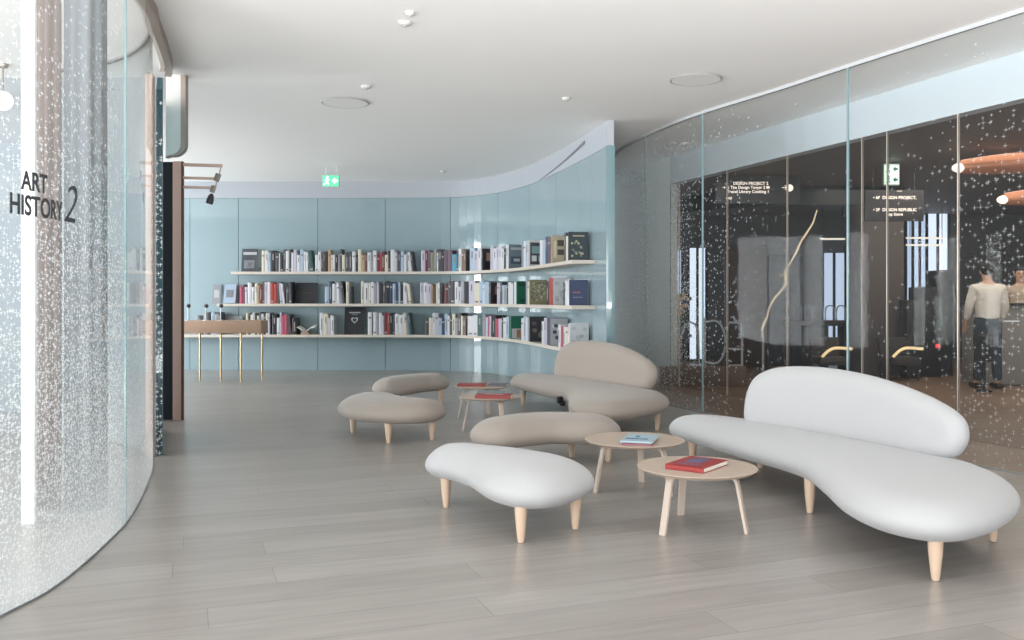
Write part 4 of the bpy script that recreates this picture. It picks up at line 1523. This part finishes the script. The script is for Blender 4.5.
# gold curved tubes of the lounge chairs, their lit gleam painted as emission
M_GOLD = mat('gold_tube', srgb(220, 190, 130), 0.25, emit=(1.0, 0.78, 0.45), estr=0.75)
for px, lab in ((822, 'left of two lounge chairs with a shining gold curved arm'), (893, 'right of two lounge chairs with a shining gold curved arm')):
    y = 13.6
    t = thing('lounge_chair', lab, 'chair', (lx(px, y), y, 0), 0, 'lobby lounge chairs')
    bm = bmesh.new()
    k = y/FPX
    pts = [(0, 0, lz(357, y)), (5*k, 0, lz(352, y)), (10*k, 0, lz(349, y)), (16*k, 0, lz(348, y)), (30*k, 0, lz(349, y))]
    tube(bm, spline(pts, 5), 0.022, 8)
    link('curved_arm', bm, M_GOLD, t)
    bm = bmesh.new()
    box(bm, (15*k, 0.32, 0.30), (30*k, 0.5, 0.12), bev=0.03)
    box(bm, (15*k, 0.55, 0.45), (30*k, 0.1, 0.4), bev=0.03, rx=R(-10))
    link('seat_shell', bm, mat('seat_dark', srgb(48, 44, 42), 0.7), t)
    for sx in (1, 29):
        for sy in (0.12, 0.5):
            bm = bmesh.new()
            tube(bm, [(sx*k, sy, 0.27), (sx*k, sy, 0)], 0.012)
            link('leg', bm, M_BLK, t)
    bm = bmesh.new()
    tube(bm, [(0, 0, lz(357, y)), (0.0, 0.1, 0.27)], 0.012)
    tube(bm, [(30*k, 0, lz(349, y)), (30*k, 0.1, 0.3)], 0.012)
    link('arm_support', bm, M_BLK, t)

# golden branch on a slim pole, emission standing in for light on the gilt
t = thing('golden_branch', 'tall golden branch sculpture on a slim pole in the lobby', 'sculpture', (lx(763, 11.6), 11.6, 0))
y = 11.6
xb = lx(763, y)
pp = [(817, 210), (813, 223), (806, 234), (801, 241), (796, 253), (789, 265), (785, 272), (786, 284), (781, 291), (774, 299), (769, 308), (767, 318), (764, 324), (761, 331), (763, 337)]
pts = [(lx(a, y)-xb, 0, lz(b, y)) for a, b in pp]
bm = bmesh.new()
tube(bm, pts, 0.02, 7, rads=[0.008+0.006*((i*7) % 5)/5 for i in range(len(pts))])
tube(bm, [(lx(785, y)-xb, 0, lz(272, y)), (lx(782, y)-xb, 0.03, lz(276, y)), (lx(781, y)-xb, 0.03, lz(273, y))], 0.010, 6)
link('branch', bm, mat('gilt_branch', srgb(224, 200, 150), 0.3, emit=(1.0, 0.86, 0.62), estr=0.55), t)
bm = bmesh.new()
tube(bm, [(0, 0, lz(337, y)), (0, 0, 0)], 0.016, 8)
lathe(bm, [(0.14, 0), (0.14, 0.012)], n=24)
link('pole', bm, mat('pole_grey', srgb(150, 152, 152), 0.4), t)

# mirrored outline letters standing in the lobby behind the tinted glass
M_LET = mat('pale_outline_letters', srgb(170, 178, 180), 0.4)
y = 12.9
def stroke(px_pts, name, lab, r=0.016):
    bm = bmesh.new()
    pts = [(lx(a, y), y, lz(b, y)) for a, b in px_pts]
    for q in ([pts] if not isinstance(px_pts[0][0], tuple) else []):
        tube(bm, q, r, 6)
    o = link(name, bm, M_LET)
    return o
def letter(name, strokes, label):
    bm = bmesh.new()
    for st in strokes:
        tube(bm, [(lx(a, y), y, lz(b, y)) for a, b in st], 0.017, 6)
    o = link(name, bm, M_LET)
    return tag(o, label, 'letter', 'mirrored outline letters')
letter('outline_letter', [[(729, 322.5), (742, 322.5)], [(742, 322), (742, 366)], [(742, 349), (730, 349)], [(742, 365.5), (729, 365.5)], [(733, 316), (735, 320), (738, 322)]], 'pale mirrored letter E with an accent, rightmost of the lobby letters')
arc = [(714+11.5*math.sin(a), 342-21.5*math.cos(a)) for a in [PI*k/16 for k in range(17)]]
letter('outline_letter', [[(705, 322)]+arc+[(705, 362)], [(705, 318), (705, 365)]], 'pale round mirrored letter left of the mirrored E')
letter('outline_letter', [[(681, 338), (683, 330), (686, 325), (690, 322), (695, 324), (698, 330)], [(698, 330), (699, 364)]], 'pale arched letter behind the bright windows, leftmost of the lobby letters')
# plinth rail that carries the letters
xa, xb2 = lx(660, y), lx(746, y)
o = plainbox('letter_rail', ((xa+xb2)/2, y, (lz(366, y))/2), (xb2-xa, 0.06, lz(366, y)), mat('rail_brown', srgb(104, 84, 72), 0.5), bev=0.004)
tag(o, 'low brown rail carrying the pale mirrored letters in the lobby', 'rail')

# flowers
t = thing('flower_arrangement', 'small orange and green flower arrangement at left end of the lobby', 'flowers', (lx(675, 15.5), 15.5, 0))
rr = random.Random(3)
for nm, colr, n_, zc in (('leaves', (96, 130, 84), 60, 1.02), ('blossoms', (240, 190, 130), 34, 1.14)):
    bm = bmesh.new()
    for i in range(n_):
        c = Vector((rr.gauss(0, .11), rr.gauss(0, .11), zc+rr.gauss(0, .11)))
        bmesh.ops.create_icosphere(bm, subdivisions=1, radius=rr.uniform(.02, .045), matrix=Matrix.Translation(c) @ Matrix.Diagonal((1, .6, 1.2, 1)))
    link(nm, bm, mat('flower_'+nm, srgb(*colr), 0.6), t)
bm = bmesh.new()
lathe(bm, [(0.12, 0), (0.13, 0.5), (0.10, 0.85), (0.12, 0.92)], n=20)
link('vase', bm, mat('vase_grey', srgb(120, 118, 116), 0.4), t)

# directory signs
M_SIGN = mat('sign_board_dark', srgb(62, 60, 62), 0.45)
M_GLOWT = mat('sign_text_glow', (1, 0.9, 0.8), 0.5, emit=(1.0, 0.86, 0.74), estr=1.1)
def sign(label, x0, x1, z0, z1, y, texts, z_ceil=LCE):
    t = thing('directory_sign', label, 'sign', ((x0+x1)/2, y, z0))
    bm = bmesh.new()
    box(bm, (0, 0.02, (z1-z0)/2), (x1-x0, 0.04, z1-z0), bev=0.004)
    link('board', bm, M_SIGN, t)
    for s, px, py, hpx in texts:
        b = text_bm(s, hpx/FPX*y*1.38, 0.001, 0, 0.0008)
        bmesh.ops.transform(b, matrix=Matrix.Translation((lx(px, y)-(x0+x1)/2, -0.003, lz(py, y)-z0)) @ Matrix.Rotation(PI/2, 4, 'X'), verts=b.verts)
        link('sign_text', b, M_GLOWT, t, smooth=False)
    if z_ceil > z1:
        bm = bmesh.new()
        for x in (-(x1-x0)*0.35, (x1-x0)*0.35):
            tube(bm, [(x, 0.02, z1-z0), (x, 0.02, z_ceil-z0)], 0.008)
        link('hanging_rods', bm, M_BLK, t)
    return t
y = 12.6
sign('hanging directory sign with small lit text rows above the mirrored letters', lx(716, y), lx(800, y), lz(203, y), lz(176, y), y,
     [('DESIGN PROJECT 2', 733, 184.8, 3.0), ('\u2192 6 The Design Tower 2 M', 722, 188.8, 3.0), ('Travel Library Cooking 1', 727, 193, 3.0), ('\u2192', 781, 190, 5.5), ('EXIT', 726, 199.2, 2.2)])
bm = bmesh.new()
lathe(bm, [(0.05, -0.003), (0.05, 0.003)], n=20, M=Matrix.Translation((lx(789.5, y), y-0.006, lz(188, y))) @ Matrix.Rotation(PI/2, 4, 'X'))
sgn = [o for o in bpy.data.objects if o.name.startswith('directory_sign')][0]
o = link('round_symbol', bm, M_GLOWT, sgn)
o.matrix_parent_inverse = Matrix.Translation(sgn.location).inverted()
y = 12.0
sign('hanging directory sign reading DESIGN REPUBLIC in front of taupe column', lx(865, y), lx(924, y), lz(221, y), lz(190, y), y,
     [('\u2022 6F  DESIGN PROJECT,', 873, 199, 3.1), ('\u2022 2F  DESIGN REPUBLIC', 873, 211.2, 3.1), ('Pop Store', 886, 215.6, 3.0), ('\u2014', 897, 192.3, 3.5)])
exit_sign((lx(891, 11.5), 11.5, lz(173, 11.5)), 0.20, 0.28, 'green double exit sign hanging in the lobby above the directory sign', z_ceil=LCE, double=True, estr=0.7)
bpy.data.objects['exit_sign.001'].location.z = min(bpy.data.objects['exit_sign.001'].location.z, 2.84)

# copper ceiling lamps
M_COP = mat('copper', srgb(190, 130, 100), 0.35, metal=0.5)
M_WARM = mat('warm_lamp_glow', (1, 0.85, 0.7), 0.4, emit=(1.0, 0.84, 0.66), estr=1.5)
for (px, py, y, L_, lab) in ((960, 167, 10.5, 1.0, 'upper copper spotlight tube under the lobby ceiling at right'), (1004, 199, 12.0, 0.6, 'lower copper lamp under the lobby ceiling near right edge')):
    t = thing('copper_lamp', lab, 'lamp', (lx(px, y), y, lz(py, y)))
    bm = bmesh.new()
    M = Matrix.Rotation(PI/2, 4, 'Y') @ Matrix.Rotation(R(0), 4, 'X')
    lathe(bm, [(0.07, 0.0), (0.085, 0.05), (0.11, 0.35), (0.14, L_)], n=24, M=Matrix.Rotation(R(-4), 4, 'Y') @ M)
    link('tube', bm, M_COP, t)
    bm = bmesh.new()
    bmesh.ops.create_uvsphere(bm, u_segments=16, v_segments=10, radius=0.075, matrix=Matrix.Translation((0, 0, -0.01)) @ Matrix.Diagonal((1.2, 1, 0.75, 1)))
    link('bulb', bm, M_WARM, t)
    bm = bmesh.new()
    tube(bm, [(0.3, 0, 0.06), (0.3, 0, LCE-lz(py, y))], 0.01)
    link('hanger', bm, M_BLK, t)
for (x, y, lab) in ((5.4, 15.5, 'lit ceiling lamp row over the lobby windows'),):
    pass

# curved dark ceiling beam and light tracks
cvK = Curve([(lx(668, 16), 16.0), (lx(700, 15), 15.0), (lx(760, 14.2), 14.2), (lx(850, 14.0), 14.0), (lx(905, 14.2), 14.2)])
o = sheet('ceiling_beam', cvK, 0, cvK.L, 2.72, LCE, 0, 0.08, [M_BLK]*3)
tag(o, 'dark curved beam under the lobby ceiling above the windows', 'beam')
for (px0, px1, py, y, lab) in ((906, 946, 238, 17.6, 'upper of two long pale light bars across the lobby curtains'), (906, 946, 245, 17.9, 'lower of two long pale light bars across the lobby curtains'), (820, 845, 239, 17.0, 'short pale light bar under the dark beam left of the taupe column')):
    x0, x1, z = lx(px0, y), lx(px1, y), lz(py, y)
    t = thing('light_bar', lab, 'light', ((x0+x1)/2, y, z), 0)
    bm = bmesh.new()
    box(bm, (0, 0, 0), (x1-x0, 0.04, 0.035), bev=0.008)
    link('diffuser', bm, mat('bar_glow', (1, 0.92, 0.82), 0.5, emit=(1, 0.9, 0.78), estr=0.9), t)
    bm = bmesh.new()
    for k in (-0.4, 0.4):
        tube(bm, [((x1-x0)*k, 0, 0.02), ((x1-x0)*k, 0, LCE-z)], 0.007)
    link('hanging_rods', bm, M_BLK, t)

# fill lights added below the lobby ceiling to brighten the hall
area('lobby_fill', (7.0, 12.5, 2.95), (7.0, 12.5, 0), 4.5, 4.5, 150, (1.0, 0.88, 0.76))
area('lobby_fill_near', (7.2, 8.0, 2.95), (7.2, 8.0, 0), 2.5, 4, 70, (1.0, 0.9, 0.8))

# ------------------------------------------------------------------ people in the lobby
def skin_body(name, verts, edges, radii, m, parent, root=0, sub=2):
    me = bpy.data.meshes.new(name)
    me.from_pydata(verts, edges, [])
    o = bpy.data.objects.new(name, me)
    C.objects.link(o)
    o.parent = parent
    me.materials.append(m)
    md = o.modifiers.new('skin', 'SKIN')
    md.use_smooth_shade = True
    for i, v in enumerate(me.skin_vertices[0].data):
        r = radii[i]
        v.radius = r if isinstance(r, tuple) else (r, r)
        v.use_root = (i == root)
    sb = o.modifiers.new('sub', 'SUBSURF')
    sb.levels = sb.render_levels = sub
    return o
M_SKIN = mat('skin', srgb(206, 164, 140), 0.55)
M_SHIRT = mat('off_white_shirt', srgb(224, 218, 208), 0.8)
M_TROU = mat('dark_trousers', srgb(44, 54, 66), 0.8)
M_HAIR = mat('black_hair', srgb(26, 24, 26), 0.6)
M_SHOE = mat('black_shoes', srgb(22, 22, 24), 0.5)
def person(label, x, y, rz, shirt, trousers, arm='down', scale=1.0):
    t = thing('person', label, 'person', (x, y, 0), rz)
    H = 1.74
    # local frame: facing +y (away from the camera), x to the right
    V = [(0, 0, .95), (0, 0.0, 1.12), (0, 0.0, 1.30), (0, 0.0, 1.43), (0, 0.01, 1.50), (0, 0.03, 1.57), (0, 0.035, 1.66), (0, 0.03, 1.72)]
    E_ = [(i, i+1) for i in range(7)]
    Rr = [(.12, .085), (.11, .08), (.14, .085), (.11, .07), .055, .07, (.082, .095), .06]
    def add(p, par, r):
        V.append(p); Rr.append(r); E_.append((par, len(V)-1)); return len(V)-1
    hands = []
    for s in (-1, 1):
        a = add((s*.17, 0, 1.40), 3, .06)
        if arm == 'down':
            el, wr_, ha = (s*.24, .02, 1.13), (s*.235, .15, .93), (s*.23, .19, .87)
        else:
            el, wr_, ha = (s*.26, .06, 1.15), (s*.20, .30, 1.10), (s*.18, .37, 1.12)
        b = add(el, a, .045)
        c = add(wr_, b, .03)
        d = add(ha, c, (.035, .02))
        # fingers and thumb
        hv, wv = Vector(ha), Vector(wr_)
        dr = (hv-wv).normalized()
        side = Vector((s, 0, 0))
        for k in range(4):
            o1 = hv+side*(0.024-0.016*k)+dr*0.03
            L1 = (0.035, 0.042, 0.040, 0.03)[k]
            f1 = add(tuple(o1), d, .009)
            f2 = add(tuple(o1+dr*L1+Vector((0, 0, -.008))), f1, .008)
            add(tuple(o1+dr*L1*1.6+Vector((0, 0, -.025))), f2, .007)
        th = hv-side*0.03+Vector((0, 0, .004))
        f1 = add(tuple(th), d, .011)
        add(tuple(th+dr*0.04-side*0.015), f1, .009)
    for s in (-1, 1):
        a = add((s*.09, 0, .88), 0, (.095, .10))
        b = add((s*.115, -0.0+.02*s, .50), a, .06)
        c = add((s*.125, -.03*s, .10), b, .038)
        add((s*.135, .13-.03*s, .035), c, .035)
    body = skin_body('body', V, E_, Rr, M_SKIN, t)
    # face: nose, ears, eyes (the person looks away from the camera)
    bm = bmesh.new()
    box(bm, (0, .145, 1.63), (.022, .03, .04), bev=.008)
    for s in (-1, 1):
        box(bm, (s*.084, .03, 1.635), (.014, .03, .055), bev=.005)
    link('nose_and_ears', bm, M_SKIN, t)
    bm = bmesh.new()
    for s in (-1, 1):
        bmesh.ops.create_uvsphere(bm, u_segments=8, v_segments=6, radius=.011, matrix=Matrix.Translation((s*.032, .118, 1.655)))
    box(bm, (0, .122, 1.595), (.045, .008, .007), bev=.002)
    link('eyes_and_mouth', bm, M_HAIR, t)
    # hair
    bm = bmesh.new()
    bmesh.ops.create_uvsphere(bm, u_segments=20, v_segments=14, radius=1, matrix=Matrix.Translation((0, .005, 1.675)) @ Matrix.Diagonal((.098, .105, .105, 1)))
    bmesh.ops.delete(bm, geom=[v for v in bm.verts if v.co.y > .06 and v.co.z < 1.69], context='VERTS')
    link('hair', bm, M_HAIR, t)
    # shirt
    SV = [(0, 0, .84), (0, 0, 1.12), (0, 0, 1.30), (0, 0, 1.43), (0, .005, 1.475)]
    SE = [(0, 1), (1, 2), (2, 3), (3, 4)]
    SR = [(.182, .135), (.165, .12), (.195, .13), (.15, .10), (.07, .07)]
    for s in (-1, 1):
        i = len(SV)
        if arm == 'down':
            el, wr_ = (s*.245, .02, 1.13), (s*.235, .13, .955)
        else:
            el, wr_ = (s*.265, .06, 1.15), (s*.205, .27, 1.105)
        SV += [(s*.18, 0, 1.40), el, wr_]
        SE += [(3, i), (i, i+1), (i+1, i+2)]
        SR += [.078, .062, .045]
    skin_body('shirt', SV, SE, SR, shirt, t)
    TV = [(0, 0, 1.07), (0, 0, .90)]
    TE = [(0, 1)]
    TR = [(.172, .128), (.172, .13)]
    for s in (-1, 1):
        i = len(TV)
        TV += [(s*.095, 0, .82), (s*.115, .02*s, .50), (s*.125, -.03*s, .09)]
        TE += [(1, i), (i, i+1), (i+1, i+2)]
        TR += [(.105, .11), .078, .06]
    skin_body('trousers', TV, TE, TR, trousers, t)
    for s in (-1, 1):
        bm = bmesh.new()
        box(bm, (s*.13, .06-.03*s, .035), (.095, .27, .07), bev=.025, seg=3)
        link('shoe', bm, M_SHOE, t)
    return t
person('person in an off white shirt and dark trousers, seen from behind at a counter', lx(973, 13.0), 12.6, R(-6), M_SHIRT, M_TROU)
person('person in a beige shirt standing behind the grey counter at right edge', lx(1020, 14.3), 14.3, R(160), mat('beige_shirt', srgb(186, 168, 148), 0.8), M_TROU, arm='up')
# dark bag beside the first person
t = thing('handbag', 'black bag standing on a low stool between the person and the counter', 'bag', (lx(984, 12.15), 12.15, 0))
bm = bmesh.new()
box(bm, (0, 0, 0.60), (0.16, 0.24, 0.34), bev=0.04, seg=3)
link('bag_body', bm, M_BLK, t)
bm = bmesh.new()
tube(bm, [(0, -.07, .76), (0, -.06, .86), (0, 0, .9), (0, .06, .86), (0, .07, .76)], .008)
link('handle', bm, M_BLK, t)
bm = bmesh.new()
lathe(bm, [(0.10, 0), (0.10, 0.02), (0.02, 0.03), (0.02, 0.40), (0.10, 0.41), (0.10, 0.43)], n=16)
link('stool', bm, M_BLK, t)
print('books', nb, len([o for o in bpy.data.objects if o.get('category') == 'book']))
